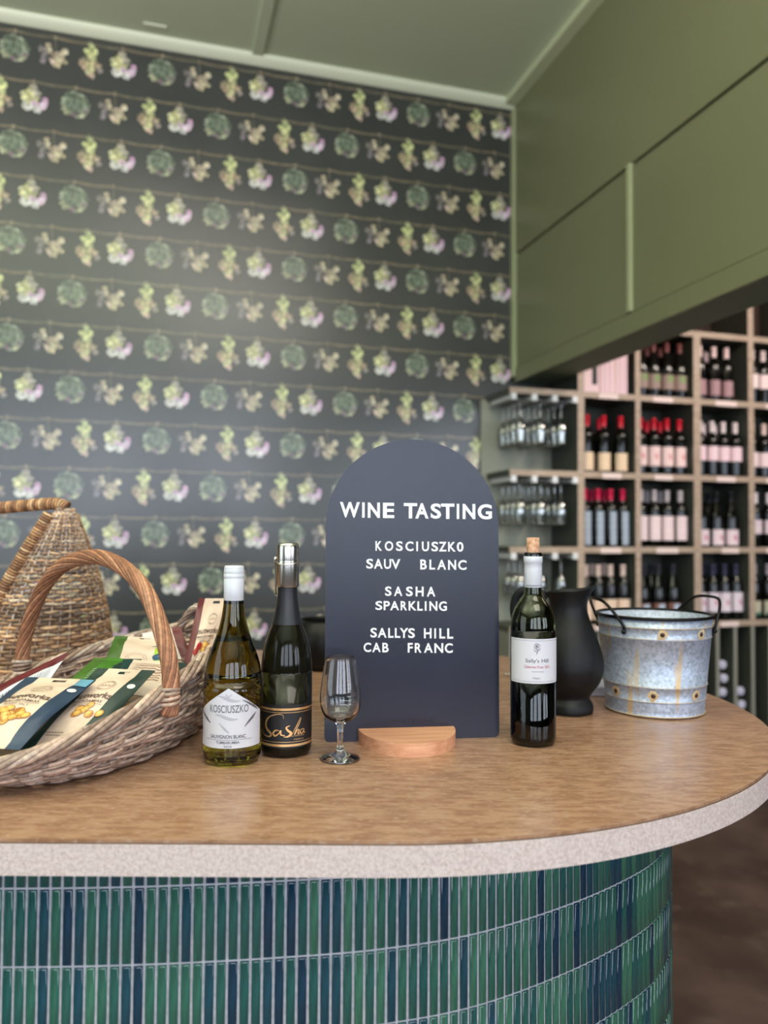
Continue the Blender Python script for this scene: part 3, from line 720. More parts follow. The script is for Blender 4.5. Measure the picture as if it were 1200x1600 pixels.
ROWS = [[('W', -0.1265, -0.0927, 0.375, 0.4011), ('I', -0.089, -0.0841, 0.375, 0.4008), ('N', -0.079, -0.0584, 0.3748, 0.4008), ('E', -0.053, -0.0337, 0.3747, 0.4007), ('T', -0.0171, 0.006, 0.3745, 0.4006), ('A', 0.0028, 0.0259, 0.3744, 0.4006), ('S', 0.0296, 0.0478, 0.3743, 0.4005), ('T', 0.0478, 0.0712, 0.3742, 0.4004), ('I', 0.0749, 0.0801, 0.3742, 0.4003), ('N', 0.0859, 0.1081, 0.3741, 0.4003), ('G', 0.1124, 0.1377, 0.3739, 0.4002)],
 [('K', -0.0656, -0.0546, 0.3191, 0.3354), ('O', -0.0496, -0.0353, 0.3189, 0.3353), ('S', -0.0302, -0.0188, 0.3188, 0.3352), ('C', -0.0141, -0.0004, 0.3186, 0.335), ('I', 0.005, 0.0072, 0.3186, 0.3349), ('U', 0.0144, 0.0267, 0.3184, 0.3349), ('S', 0.0311, 0.0427, 0.3183, 0.3347), ('Z', 0.0442, 0.0573, 0.3182, 0.3346), ('K', 0.0602, 0.0734, 0.318, 0.3345), ('0', 0.0756, 0.087, 0.3179, 0.3344)],
 [('S', -0.0811, -0.0695, 0.2888, 0.3053), ('A', -0.068, -0.0531, 0.2885, 0.3051), ('U', -0.0509, -0.0388, 0.2883, 0.3049), ('V', -0.0387, -0.023, 0.2881, 0.3048), ('B', 0.0116, 0.0228, 0.2874, 0.3042), ('L', 0.0275, 0.0373, 0.2872, 0.304), ('A', 0.0413, 0.0566, 0.287, 0.3038), ('N', 0.0602, 0.0741, 0.2867, 0.3035), ('C', 0.0778, 0.0924, 0.2865, 0.3033)],
 [('S', -0.0489, -0.0379, 0.2426, 0.2585), ('A', -0.0336, -0.0193, 0.2423, 0.2583), ('S', -0.0128, -0.0013, 0.2419, 0.2581), ('H', 0.0037, 0.0174, 0.2415, 0.2579), ('A', 0.0232, 0.0377, 0.2411, 0.2577)],
 [('S', -0.0652, -0.0535, 0.2189, 0.2339), ('P', -0.0513, -0.0407, 0.2186, 0.2338), ('A', -0.0399, -0.025, 0.2183, 0.2336), ('R', -0.0221, -0.0113, 0.2179, 0.2335), ('K', -0.0084, 0.0052, 0.2176, 0.2333), ('L', 0.0067, 0.016, 0.2174, 0.2331), ('I', 0.0196, 0.0225, 0.2171, 0.2331), ('N', 0.0276, 0.0413, 0.2169, 0.2329), ('G', 0.0442, 0.058, 0.2165, 0.2327)],
 [('S', -0.0735, -0.0626, 0.1728, 0.1888), ('A', -0.0611, -0.0462, 0.1724, 0.1885), ('L', -0.0433, -0.0341, 0.172, 0.1883), ('L', -0.0319, -0.0227, 0.1717, 0.1881), ('Y', -0.0234, -0.0091, 0.1714, 0.1879), ('S', -0.0091, 0.0024, 0.1711, 0.1876), ('H', 0.0182, 0.0312, 0.1703, 0.1872), ('I', 0.0363, 0.0388, 0.1699, 0.187), ('L', 0.045, 0.0551, 0.1697, 0.1867), ('L', 0.0587, 0.0689, 0.1693, 0.1865)],
 [('C', -0.085, -0.0724, 0.1485, 0.1641), ('A', -0.0702, -0.0561, 0.1482, 0.1638), ('B', -0.0532, -0.0426, 0.1477, 0.1635), ('F', -0.0097, -0.0012, 0.1466, 0.1627), ('R', 0.0025, 0.0139, 0.1463, 0.1624), ('A', 0.0183, 0.0334, 0.1459, 0.1621), ('N', 0.0363, 0.0515, 0.1454, 0.1617), ('C', 0.0544, 0.0682, 0.145, 0.1614)]]
for ri, row in enumerate(ROWS):
    for ch, u0, u1, v0, v1 in row:
        bold = .028 if ri == 0 else .020
        if ch == 'I':
            c = (u0+u1)/2; hw = .0021 if ri == 0 else .0014
            vs = [(-.5*2*hw, 0, 0), (hw, 0, 0), (hw, 0, v1-v0), (-hw, 0, v1-v0)]
            mb = MB(); mb.box((-hw, -.0016, 0), (hw, 0, v1-v0)); o = mb.build('letter', M['letter'], parent=board)
            o.matrix_local = TB @ Matrix.Translation((c, -.0002, v0)); continue
        vs, fs, asp = text2d(ch, bold, .02)
        z0 = min(v[2] for v in vs); z1 = max(v[2] for v in vs)
        mb = MB(); mb.add([((x-.5)*(u1-u0), -.0016*(z-z0)/(z1-z0), y*(v1-v0)) for x, y, z in vs], fs, False)
        o = mb.build('letter', M['letter'], parent=board); o.matrix_local = TB @ Matrix.Translation(((u0+u1)/2, -.0002, v0))
# blind-embossed maker's line and the fixing hole
mb = MB(); text_on(mb, 'GEORGE & WILLY', -.0366, .0300, .0293, .0350, lambda u, v: (u, -.0004, v)); mb.add([((.0340)+.0026*math.cos(t), -.0004, .0322+.0026*math.sin(t)) for t in sphere_pts(12)], [tuple(range(12))], False)
bl(mb.build('embossed_line', mat('embossed_black', (17, 18, 28), .3), parent=board))
mb = MB(); mb.add([(.0017*math.cos(t), -.0004, .0158+.0017*math.sin(t)) for t in sphere_pts(12)], [tuple(range(12))], False)
bl(mb.build('fixing_hole', M['letter'], parent=board))
# half-round wooden base
mb = MB(); hw = .0815; dp = .105
pts = [(hw*math.cos(t), -.001-dp*math.sin(t)**1.0) for t in [PI*i/40 for i in range(41)]]
pts = [(x-.012, y) for x, y in pts]
mb.prism(pts[::-1], 0.0, .0215, smooth=False)
mb.build('wooden_base', M['beech'], parent=board, bevel=.0015)

# ------------------------------------------------------------------ foreground bottles
def cyl(R, a0=-90.0, e=.0006):
    """map (arc length to the right, height) onto the cylinder, a0 = direction of the label centre in degrees"""
    return lambda u, v: ((R+e)*math.cos(math.radians(a0)+u/R), (R+e)*math.sin(math.radians(a0)+u/R), v)
def patch(mb, fn, u0, u1, lo, hi, n=36, m_=3, mi=0):
    vs = []; fs = []
    for i in range(n+1):
        u = u0+(u1-u0)*i/n
        for j in range(m_+1): z = lo(u)+(hi(u)-lo(u))*j/m_; vs.append(fn(u, z))
    for i in range(n):
        for j in range(m_): a = i*(m_+1)+j; fs.append((a, a+m_+1, a+m_+2, a+1))
    mb.add(vs, fs, True, mi)
def smoothprof(p, n=5): return [(max(r, 0), z) for r, z in spline(p, n)]

# -- sauvignon bottle
kx, ky = -.2305, 1.206
kos = tag(empty('wine_bottle', (kx, ky, CT)), 'olive glass white wine bottle with white screw cap and pointed white label', 'bottle')
RK = .0437
outer = [(.020, .001), (.036, .0008), (.0415, .004), (.0434, .010), (.0437, .018), (.0437, .11), (.0436, .122)]+smoothprof([(.0436, .122), (.0425, .137), (.0395, .152), (.0345, .167), (.0285, .183), (.0230, .200), (.0185, .218), (.0160, .236), (.0150, .250), (.0148, .262)], 4)
innr = [(max(r-.0028, .0), z) for r, z in outer if z > .183][::-1]
mb = MB(); mb.lathe(outer+[(.0120, .262)]+innr+[(.0, .1835)], 64, cap0=True, cap1=False)
o = mb.build('bottle_glass', M['olive_glass'], parent=kos)
mb = MB(); mb.lathe([(.0, .1832), (.0268, .1834), (.0268, .1838), (.0, .1840)], 32, cap0=False, cap1=False); mb.build('wine_surface', mat('wine_meniscus', (90, 84, 30), .1), parent=kos)
mb = MB(); mb.lathe([(.0148, .239), (.0153, .2395), (.0155, .277), (.0150, .2775), (.0157, .279), (.0158, .284), (.0152, .2845), (.0158, .286), (.0155, .291), (.0150, .292), (.0153, .294), (.0140, .297), (.0, .2975)], 48, cap1=False); mb.build('screw_cap', M['white_cap'], parent=kos)
fk = cyl(RK, -90+14-10.8, .0005); fk2 = cyl(RK, -90+14-10.8, .0009)
hw = math.radians(76)*RK
def khi(u): return .079+(.1175-.079)*(1-abs(u)/hw)
mb = MB(); patch(mb, fk, -hw, hw, lambda u: .029, khi, 60, 4); lab = mb.build('bottle_label', M['paper'], parent=kos)
mb = MB()
text_on(mb, 'KOSCIUSZKO', -.030, .030, .0815, .0925, fk2, 0)
text_on(mb, 'SAUVIGNON BLANC', -.028, .026, .0435, .0490, fk2, 0, .014)
text_on(mb, 'TUMBARUMBA', -.0185, .0165, .0358, .0398, fk2, 0, .012)
text_on(mb, '2024', -.0065, .0050, .0305, .0335, fk2, 0, .004)
mb.build('label_print', M['grey_ink'], parent=lab)
mb = MB(); ribbon(mb, [(-.036+.009*i, .0415) for i in range(9)], .0005, fk2, 0); mb.build('label_rule', M['grey_ink'], parent=lab)
mb = MB()
for (zc, x0, x1) in ((.101, -.016, .017), (.074, -.020, .014)):
    ribbon(mb, [(x0+(x1-x0)*t, zc+.0035*math.cos(PI*t*1.2)+.001) for t in [i/10 for i in range(11)]], [.001+.0036*math.sin(PI*i/10) for i in range(11)], fk2, 0)
ribbon(mb, [(-.004, .108), (0, .104), (.004, .108)], .002, fk2, 0)
ribbon(mb, [(-.014, .066), (-.006, .058), (.001, .052)], [.001, .004, .002], fk2, 0)
mb.build('label_emblem', M['pale_ink'], parent=lab)
mb = MB()
ribbon(mb, [(-.053, .080), (-.045, .0755), (-.037, .0705), (-.029, .0650)], [.0004, .0042, .0040, .0012], fk2, 0)
ribbon(mb, [(.045, .0785), (.038, .0725), (.030, .0660), (.024, .0600)], [.0012, .0040, .0032, .001], fk2, 0)
ribbon(mb, [(.020, .1000), (.030, .0945), (.040, .0885), (.049, .0825)], [.0008, .0032, .0036, .0014], fk2, 0)
mb.build('label_ribbon', M['silver_ink'], parent=lab)

# -- sparkling bottle
sx_, sy_ = -.1535, 1.2505
sas = tag(empty('sparkling_wine_bottle', (sx_, sy_, CT)), 'near-black sparkling wine bottle with steel stopper and black and gold label', 'bottle')
RS = .0405
prof = [(.018, .001), (.033, .0008), (.0385, .004), (.0402, .010), (.0405, .018), (.0405, .128)]+smoothprof([(.0405, .128), (.0398, .145), (.0375, .162), (.0335, .178), (.0285, .192), (.0235, .205), (.0195, .220), (.0165, .238), (.0150, .255), (.0150, .290)], 4)
mb = MB(); mb.lathe(prof, 64); mb.build('bottle_glass', M['black_glass'], parent=sas)
mb = MB(); mb.lathe([(.0242, .2035)]+[(r+.0006, z) for r, z in prof if z > .2045]+[(.0154, .291)], 48, cap0=False); mb.build('foil', M['matte_foil'], parent=sas)
mb = MB(); mb.lathe([(.0150, .262), (.0176, .262), (.0181, .2635), (.0186, .300), (.0186, .3015), (.0180, .3025), (.0182, .304), (.0180, .324), (.0176, .3285), (.0160, .3315), (.0, .3325)], 48, cap1=False)
stp = mb.build('stopper', M['steel'], parent=sas)
mb = MB(); mb.tube([(.0196*math.cos(math.radians(a)), .0196*math.sin(math.radians(a)), .3060-.0085*math.sin(math.radians(max(0, min(180, -a))))) for a in range(-190, 11, 8)], .0008, 6); mb.build('stopper_wire', M['steel'], parent=stp)
mb = MB(); mb.tube([(-.0188, -.004, .310), (-.0205, -.003, .303), (-.0198, -.002, .290), (-.0192, -.001, .265), (-.0180, 0, .250)], [.0022, .0020, .0013, .0013, .0016], 8); mb.ball((-.0196, -.005, .3065), .0026); mb.build('stopper_lever', M['steel'], parent=stp)
fs_ = cyl(RS, -90+6.5, .0005); fs2 = cyl(RS, -90+6.5, .0010)
hw = math.radians(78)*RS
mb = MB(); patch(mb, fs_, -hw, hw, lambda u: .017, lambda u: .083, 50, 2); lab = mb.build('bottle_label', M['black_paper'], parent=sas)
mb = MB()
for z0, z1 in ((.0745, .0780), (.0195, .0232), (.0710, .0719), (.0260, .0268)): patch(mb, fs2, -hw, hw, lambda u, z=z0: z, lambda u, z=z1: z, 50, 1)
ribbon(mb, [(-hw+.0012, .023), (-hw+.0012, .0745)], .0007, fs2)
def SP(px, py):   # label artwork drawn on its own grid: 1 unit = 1/6048 m, sheared upright again
    return ((px-955)/6050.0*1.06, .0505+(505-py)/6050.0+(px-906)*-.00000)
strokes = [([(935, 435), (925, 398), (870, 395), (800, 425), (762, 480), (772, 535), (818, 575), (812, 602), (770, 606), (730, 588), (714, 545)], [2, 5, 8, 14, 22, 24, 22, 16, 11, 7, 3]),
 ([(898, 545), (868, 542), (842, 568), (858, 594), (892, 572), (912, 542), (912, 580), (948, 588)], [6, 12, 16, 16, 10, 12, 14, 6]),
 ([(990, 498), (958, 516), (975, 545), (1000, 568), (975, 598), (935, 600)], [6, 14, 20, 22, 16, 5]),
 ([(1004, 588), (1040, 520), (1072, 460), (1090, 432), (1082, 470), (1046, 540), (1030, 584), (1056, 545), (1072, 545), (1062, 582), (1086, 572)], [4, 6, 6, 5, 7, 9, 12, 8, 10, 10, 4]),
 ([(1120, 540), (1094, 545), (1084, 568), (1100, 582), (1124, 552), (1124, 545), (1124, 578), (1144, 572)], [5, 9, 11, 10, 7, 9, 9, 3])]
for pts, wd in strokes:
    ribbon(mb, spline([SP(*p) for p in pts], 5), [w_[0]/6050 for w_ in spline([(x,) for x in wd], 5)], fs2)
text_on(mb, 'NON VINTAGE', .002, .030, .0345, .0365, fs2); text_on(mb, '750ML', .012, .030, .0292, .0310, fs2)
mb.build('label_print', M['gold'], parent=lab)

# -- red bottle
rx_, ry_ = .2515, 1.317
sal = tag(empty('wine_bottle', (rx_, ry_, CT)), 'tall straight red wine bottle with a cork half in and white label', 'bottle')
RR = .0378
prof = [(.018, .001), (.031, .0008), (.036, .004), (.0376, .009), (.0378, .016), (.0378, .188)]+smoothprof([(.0378, .188), (.0372, .200), (.0345, .214), (.0285, .228), (.0205, .239), (.0158, .247), (.0142, .257), (.0140, .268), (.0140, .308)], 4)
inn = [(max(r-.0030, 0), z) for r, z in prof if .004 < z][::-1]
mb = MB(); mb.lathe(prof+[(.0100, .308)]+inn[1:-1]+[(.030, .006), (0, .006)], 64, cap0=True, cap1=False); mb.build('bottle_glass', M['green_glass'], parent=sal)
mb = MB(); mb.lathe([(0, .0072), (.0300, .0072), (.0335, .011), (.0343, .018), (.0343, .188), (.0338, .199), (0, .1992)], 48, cap0=False, cap1=False); mb.build('red_wine', M['red_wine'], parent=sal)
mb = MB(); mb.lathe([(.0143, .2595), (.0149, .2605), (.0147, .290), (.0146, .300), (.0158, .3015), (.0158, .3105), (.0150, .3115), (.0145, .3120)], 48, cap0=False, cap1=False)
cap = mb.build('capsule', M['white_cap'], parent=sal)
mb = MB(); text_on(mb, 'VIN DE COLLINE', -.015, .015, .2620, .2638, cyl(.0149, -90, .0004), 0)
mb = MB(); ribbon(mb, [(-.016+.002*i, .2625+.0007*(i % 2)) for i in range(17)], .0009, cyl(.0149, -90, .0004)); mb.build('capsule_print', M['grey_ink'], parent=cap)
mb = MB(); mb.lathe([(.0100, .308), (.0146, .308), (.0150, .3095), (.0150, .3165), (.0140, .3180), (.0100, .3180)], 40, cap0=False, cap1=False); mb.build('bottle_lip', M['shelf_glass'], parent=sal)
mb = MB(); mb.lathe([(.0098, .285), (.0098, .300), (.0104, .318), (.0110, .325), (.0106, .3415), (.0102, .343), (0, .3432)], 32, cap1=False); mb.build('cork', M['cork'], parent=sal)
fr = cyl(RR, -90+1, .0005); fr2 = cyl(RR, -90-7, .0010); hw = math.radians(80)*RR
mb = MB(); patch(mb, fr, -hw, hw, lambda u: .105, lambda u: .1775, 50, 2); lab = mb.build('bottle_label', M['paper'], parent=sal)
mb = MB()
text_on(mb, "Sally's Hill", -.0185+.004, .0195+.004, .1375, .1455, fr2, 0, .0)
text_on(mb, "Mount Canobolas", -.007+.003, .012+.003, .1238, .1255, fr2, 0); text_on(mb, '750mL', -.003, .009, .1125, .1155, fr2, 0)
mb.build('label_print', M['grey_ink'], parent=lab)
for z in (.1745, .108):
    mb = MB(); patch(mb, fr2, -hw*.99+.004, hw*.99+.004, lambda u, z=z: z, lambda u, z=z: z+.0004, 40, 1); mb.build('label_rule', M['grey_ink'], parent=lab)
mb = MB(); text_on(mb, 'Cabernet Franc 2021', -.0195+.003, .0225+.003, .1300, .1345, fr2, 0); mb.build('label_wine_name', M['red_ink'], parent=lab)
mb = MB()
for k in range(5):
    t = .5+k*1.1; cx, cz = .004+.0028*math.cos(t), .1655+.0030*math.sin(t)
    ribbon(mb, [(cx+.0022*math.cos(a), cz+.0024*math.sin(a)) for a in [2*PI*i/10 for i in range(11)]], .0005, fr2)
ribbon(mb, spline([(.004, .162), (.0045, .157), (.003, .152)], 4), .0006, fr2); ribbon(mb, spline([(.0045, .158), (.008, .160), (.009, .1625)], 4), [.0008]*9, fr2); ribbon(mb, spline([(.0045, .156), (.001, .158), (-.001, .160)], 4), [.0008]*9, fr2)
mb.build('label_flower', M['grey_ink'], parent=lab)

# -- tasting glass
gx, gy = -.0655, 1.214
glass = tag(empty('wine_tasting_glass', (gx, gy, CT)), 'empty clear stemmed tasting glass in front of the board', 'glass')
outer = [(.0, .0008), (.026, .0008), (.0305, .0012), (.0312, .0022), (.0295, .0034), (.020, .0062), (.011, .0100), (.0065, .0150), (.0048, .0210), (.0044, .030), (.0048, .045), (.0058, .052), (.0090, .0570)]+smoothprof([(.0090, .0570), (.0180, .0610), (.0255, .0680), (.0300, .0780), (.0318, .0890), (.0318, .0985), (.0305, .1130), (.0275, .1340), (.0232, .1560)], 4)
inn = smoothprof([(.0222, .1560), (.0265, .1335), (.0295, .1130), (.0308, .0985), (.0308, .0895), (.0288, .0790), (.0242, .0700), (.0165, .0645), (.0, .0615)], 4)
mb = MB(); mb.lathe(outer+[(.0230, .1567), (.0224, .1567)]+inn, 64, cap0=False, cap1=False); mb.build('glass_body', M['clear_glass'], parent=glass)
fg = lambda u, v: ((.0316)*math.cos(math.radians(-72)+u/.031), (.0316)*math.sin(math.radians(-72)+u/.031), v)
def fg(u, v):
    r = .0324 if v < .1 else .0322-(v-.1)*.12
    return (r*math.cos(math.radians(-72)+u/.031), r*math.sin(math.radians(-72)+u/.031), v)
mb = MB(); rng = random.Random(3)
for i in range(7):
    z = .090+i*.0058; wv = (.016 if i < 2 else .006); ribbon(mb, [((-.008 if i < 2 else .002)+wv*t/8+0, z+.0012*rng.uniform(-1, 1)) for t in range(9)], .0005, fg)
mb.build('etched_print', mat('etched_white', (210, 214, 218), .6), parent=glass)

# ------------------------------------------------------------------ black jug
jx, jy = .3655, 1.549
jug = tag(empty('jug', (jx, jy, CT), math.radians(0)), 'matte black bulbous jug with flared spout standing between red bottle and galvanised bucket', 'jug')
jp = smoothprof([(.0470, .002), (.0480, .008), (.0470, .017), (.0430, .024), (.0405, .031), (.0480, .043), (.0600, .060), (.0670, .080), (.0680, .097), (.0640, .120), (.0550, .148), (.0450, .172), (.0385, .192), (.0365, .205), (.0370, .214)], 4)
nseg = 56; rows_ = [(r, z, 0) for r, z in jp]
nj = len(rows_)
for r, z, k in ((.039, .224, .15), (.043, .232, .5), (.047, .238, .9), (.048, .2405, 1), (.046, .2405, 1), (.042, .235, .7), (.036, .224, .25), (.033, .212, 0), (.034, .19, 0), (.04, .165, 0)): rows_.append((r, z, k))
mb = MB(); vs = []; fs = []
for r, z, k in rows_:
    for i in range(nseg):
        a = 2*PI*i/nseg; sp = max(0, math.cos(a+.35))**3; bk = max(0, -math.cos(a+.35))
        rr = r*(1+.0*k)-.004*k*(1-sp)+.006*k*sp; zz = z+k*(.010*sp-.006*bk)
        vs.append((rr*math.cos(a), rr*math.sin(a), zz))
for j in range(len(rows_)-1):
    for i in range(nseg):
        k = (i+1) % nseg; fs.append((j*nseg+i, j*nseg+k, (j+1)*nseg+k, (j+1)*nseg+i))
fs.append(tuple(range(nseg-1, -1, -1))); fs.append(tuple((len(rows_)-1)*nseg+i for i in range(nseg)))
mb.add(vs, fs, True); mb.build('jug_body', M['black_clay'], parent=jug)
mb = MB(); mb.tube(spline([(-.040, .010, .222), (-.062, .014, .236), (-.088, .018, .236), (-.103, .022, .212), (-.100, .022, .175), (-.084, .018, .140), (-.060, .012, .118)], 6), [.0085]*37, 10, flat=.7); mb.build('jug_handle', M['black_clay'], parent=jug)

# ------------------------------------------------------------------ galvanised bucket
bx_, by_ = .5455, 1.580
buc = tag(empty('bucket', (bx_, by_, CT)), 'galvanised metal bucket with rust-stained riveted bands and black rim and loop handles', 'bucket')
def br(z): return .0935+(.1105-.0935)*(z/.190)
prof = [(.060, .004), (.0915, .004), (.0935, .0015), (.0950, .002), (.0950, .0045), (.0938, .0065)]
for z in (.012, .030): prof.append((br(z), z))
for z0 in (.030, .058, .150, .172):
    prof += [(br(z0), z0-.0012), (br(z0)+.0017, z0), (br(z0), z0+.0012)]
prof += [(br(.188), .188)]
prof = [prof[i] for i in range(len(prof))]
prof_s = prof[:6]+sorted(prof[6:], key=lambda p: p[1])
inn = [(br(.188)-.002, .188), (br(.1)-.002, .1), (br(.01)-.003, .010), (0, .010)]
mb = MB(); mb.lathe(prof_s+inn, 72, cap1=False); mb.build('bucket_body', M['galv'], parent=buc)
mb = MB(); mb.tube([(.1115*math.cos(t), .1115*math.sin(t), .190) for t in sphere_pts(60)], .0032, 8, closed=True); mb.build('rim', M['black_iron'], parent=buc)
mb = MB(); mb.tube([((br(.172)+.001)*math.cos(t), (br(.172)+.001)*math.sin(t), .172) for t in sphere_pts(60)], .0008, 5, closed=True)
mb.tube([(.0948*math.cos(t), .0948*math.sin(t), .0035) for t in sphere_pts(60)], .0012, 5, closed=True)
for zz in (.030, .058, .150): mb.tube([((br(zz)+.0011)*math.cos(t), (br(zz)+.0011)*math.sin(t), zz+.0013) for t in sphere_pts(60)], .0006, 5, closed=True)
mb.build('worn_bead', M['rust'], parent=buc)
def brv(adeg, z):
    a = math.radians(adeg); r = br(z)
    # rust halo, slightly proud, irregular
    mb = MB(); rng = random.Random(int(adeg*3+z*1000))
    fn = lambda u, v: ((br(v)+.0011)*math.cos(a+u/r), (br(v)+.0011)*math.sin(a+u/r), v)
    npt = 16; rad = [.0105*rng.uniform(.75, 1.15) for _ in range(npt)]
    vs = [fn(0, z)]+[fn(rad[i]*math.cos(2*PI*i/npt), z+min(.0125, rad[i])*math.sin(2*PI*i/npt)) for i in range(npt)]
    mb.add(vs, [(0, i+1, (i+1) % npt+1) for i in range(npt)], False); mb.build('rust_stain', M['rust'], parent=buc)
    mb = MB(); c = Vector(fn(0, z)); mb.ball((0, 0, 0), .0045, 12, 6, (1, .55, 1))
    o = mb.build('rivet', M['rivet'], parent=buc); o.location = c; o.rotation_euler = (0, 0, a+PI/2)
for ad in (-101, -58, -5, 45, 95, 150): brv(ad, .161)
for ad in (-155, -110, -59, -10, 40, 90, 140): brv(ad, .044)
def bhandle(a_mid, spread, out, up, endz):
    a0 = math.radians(a_mid-spread); a1 = math.radians(a_mid+spread); am = math.radians(a_mid)
    r0 = br(endz)+.003
    def P(a, r, z): return (r*math.cos(a), r*math.sin(a), z)
    pts = [P(a0, r0, endz-.003), P(a0, r0+.004, endz+.010), P(a0*.75+am*.25, .118+out*.4, .190+up*.35), P(a0*.45+am*.55, .118+out*.85, .190+up*.9), P(am, .118+out, .190+up), P(a1*.45+am*.55, .118+out*.85, .190+up*.9), P(a1*.75+am*.25, .118+out*.4, .190+up*.35), P(a1, r0+.004, endz+.010), P(a1, r0, endz-.003)]
    mb = MB(); mb.tube(spline(pts, 6), .0030, 8)
    for a in (a0, a1): c = P(a, r0+.002, endz-.002); mb.ball(c, .0052, 10, 6)
    mb.build('handle', M['black_iron'], parent=buc)
bhandle(-175, 37, .008, .032, .165)
bhandle(12, 40, .010, .034, .165)

# ------------------------------------------------------------------ things further back on the counter
bowl = MB(); bowl.lathe([(.05, .0005), (.085, .002), (.095, .02), (.092, .09), (.075, .12), (.070, .125), (.066, .12), (.085, .09), (.088, .02), (0, .01)], 40, cap1=False)
o = bowl.build('spittoon', M['black_iron'], loc=(-.150, 2.06, CT)); tag(o, 'black round tub standing behind the arched board', 'tub')
mb = MB(); mb.tube(spline([(0, 0, .005), (.02, .004, .006), (.045, 0, .006), (.065, .006, .006)], 5), .003, 8); mb.tube([(.035, -.02, .006), (.038, .02, .006)], .0055, 8)
o = mb.build('corkscrew', M['steel'], loc=(.300, 1.93, CT)); tag(o, 'small steel corkscrew lying right of the arched board', 'corkscrew')
mb = MB(); mb.box((-.06, -.045, 0), (.06, .045, .022)); o = mb.build('tray', mat('grey_lilac_napkins', (176, 176, 196), .7), loc=(.455, 1.74, CT), bevel=.003); tag(o, 'grey lilac stack of napkins between jug and bucket', 'napkins')

# ------------------------------------------------------------------ wicker
WT = [(186, 160, 144), (200, 178, 164), (160, 136, 122), (190, 164, 146), (148, 122, 108), (208, 190, 178)]
WB = [(186, 146, 108), (168, 134, 104), (150, 118, 92), (200, 166, 130), (120, 94, 76), (190, 170, 146)]
WH_ = [(170, 118, 86), (150, 100, 72), (184, 134, 100), (132, 88, 64), (176, 128, 98), (160, 110, 82)]
rw = random.Random(11)
def pick(cols, k=.12):
    c = rw.choice(cols); f = rw.uniform(1-k, 1+k); return lin(tuple(min(255, v*f) for v in c))
# ---- front basket: boat-shaped trug
BC = Vector((-.500, 1.365, CT)); BROT = math.radians(-6)
trug = tag(empty('wicker_basket', BC, BROT), 'low boat-shaped whitewashed wicker basket with a twisted arch handle, full of nut pouches', 'basket')
def ell(t, a, b_, e=2.3):
    c, s = math.cos(t), math.sin(t); k = (abs(c)**e+abs(s)**e)**(-1/e); return a*c*k, b_*s*k
def rimh(t):
    # low at the near left, rising to the far right; measured in the counter's own directions
    x, y = ell(t, .216, .352); c, s = math.cos(BROT), math.sin(BROT); wx, wy = x*c-y*s, x*s+y*c
    return max(.034, .100+(.18 if wy < 0 else .06)*wy+.22*wx)
def TS(t, v):
    bx, by = ell(t, .172, .290); rx, ry = ell(t, .216, .352)
    k = v**.8; h = rimh(t); bul = .012*math.sin(PI*min(v, 1))
    return Vector((bx+(rx-bx)*k+bul*math.cos(t), by+(ry-by)*k+bul*math.sin(t), .004+h*v))
def TN(t): return Vector((math.cos(t)/.22, math.sin(t)/.37, 0)).normalized()
NS = 46; mb = MB(); mst = MB()
rows = 9
for r in range(rows):
    v0 = (r+.5)/rows; npt = NS*4
    for st in range(2):
        pts = []
        for i in range(npt):
            t = 2*PI*i/npt; ph = (i/4+r+st)*PI
            v = v0+(st-.5)*.045*(1)+.018*math.sin(i*.7+r*2)*0
            pts.append(TS(t, v)+TN(t)*(.0056*math.cos(ph)))
        # split the row into separate sticks of willow so tones vary along it
        k = 0
        while k < npt:
            ln = rw.randint(14, 34); seg = [pts[(k+j) % npt] for j in range(ln+1)]
            mb.tube(seg, .0031, 5, caps=True, col=pick(WT, .18)); k += ln
for i in range(NS):
    t = 2*PI*i/NS+PI/NS*0; lean = .10
    mst.tube([TS(t+lean*(v-.5), v) for v in (0, .2, .4, .6, .8, 1.0)], .0030, 5, col=pick(WT, .1))
tag(mb.build('woven_wall', M['wicker'], parent=trug), kind='stuff'); tag(mst.build('upright_stakes', M['wicker'], parent=trug), kind='stuff')
# rim border: four willow rods rolling round each other
mb = MB(); npt = 220
for k in range(6):
    pts = []
    for i in range(npt):
        t = 2*PI*i/npt; ph = 2*PI*k/6+t*11
        p = TS(t, 1.02); pts.append(p+TN(t)*(.0095*math.cos(ph))+Vector((0, 0, .0065*math.sin(ph)+.004)))
    kk = 0
    while kk < npt:
        ln = rw.randint(10, 26); seg = [pts[(kk+j) % npt] for j in range(ln+1)]; mb.tube(seg, .0040, 6, col=pick(WT, .16)); kk += ln
tag(mb.build('rim_border', M['wicker'], parent=trug), kind='stuff')
mb = MB(); pl = []
for i in range(48): pl.append(ell(2*PI*i/48, .174, .292))
mb.prism(pl, .002, .006); 
mb.col = lin((110, 88, 70)); mb.c = [lin((104, 84, 68))]*len(mb.v); mb.build('basket_floor', M['wicker'], parent=trug)
inv = Matrix.Rotation(-BROT, 4, 'Z')
def tl(x, y, z): return inv @ (Vector((x, y, z))-BC)
HB0 = tl(-.318, 1.165, CT+.085); HB1 = tl(-.690, 1.500, CT+.070)
def harc(n=60):
    pts = []
    top = tl(-.498, 1.335, CT+.306)
    ctrl = [HB0-Vector((0, 0, .02)), HB0+Vector((.004, 0, .03)), tl(-.323, 1.170, CT+.175), tl(-.365, 1.213, CT+.250), tl(-.425, 1.270, CT+.292), top, tl(-.575, 1.395, CT+.286), tl(-.635, 1.450, CT+.235), tl(-.676, 1.487, CT+.160), HB1+Vector((0, 0, .03)), HB1-Vector((0, 0, .02))]
    return spline([tuple(p) for p in ctrl], 9)
hp = [Vector(p) for p in harc()][3:-3]
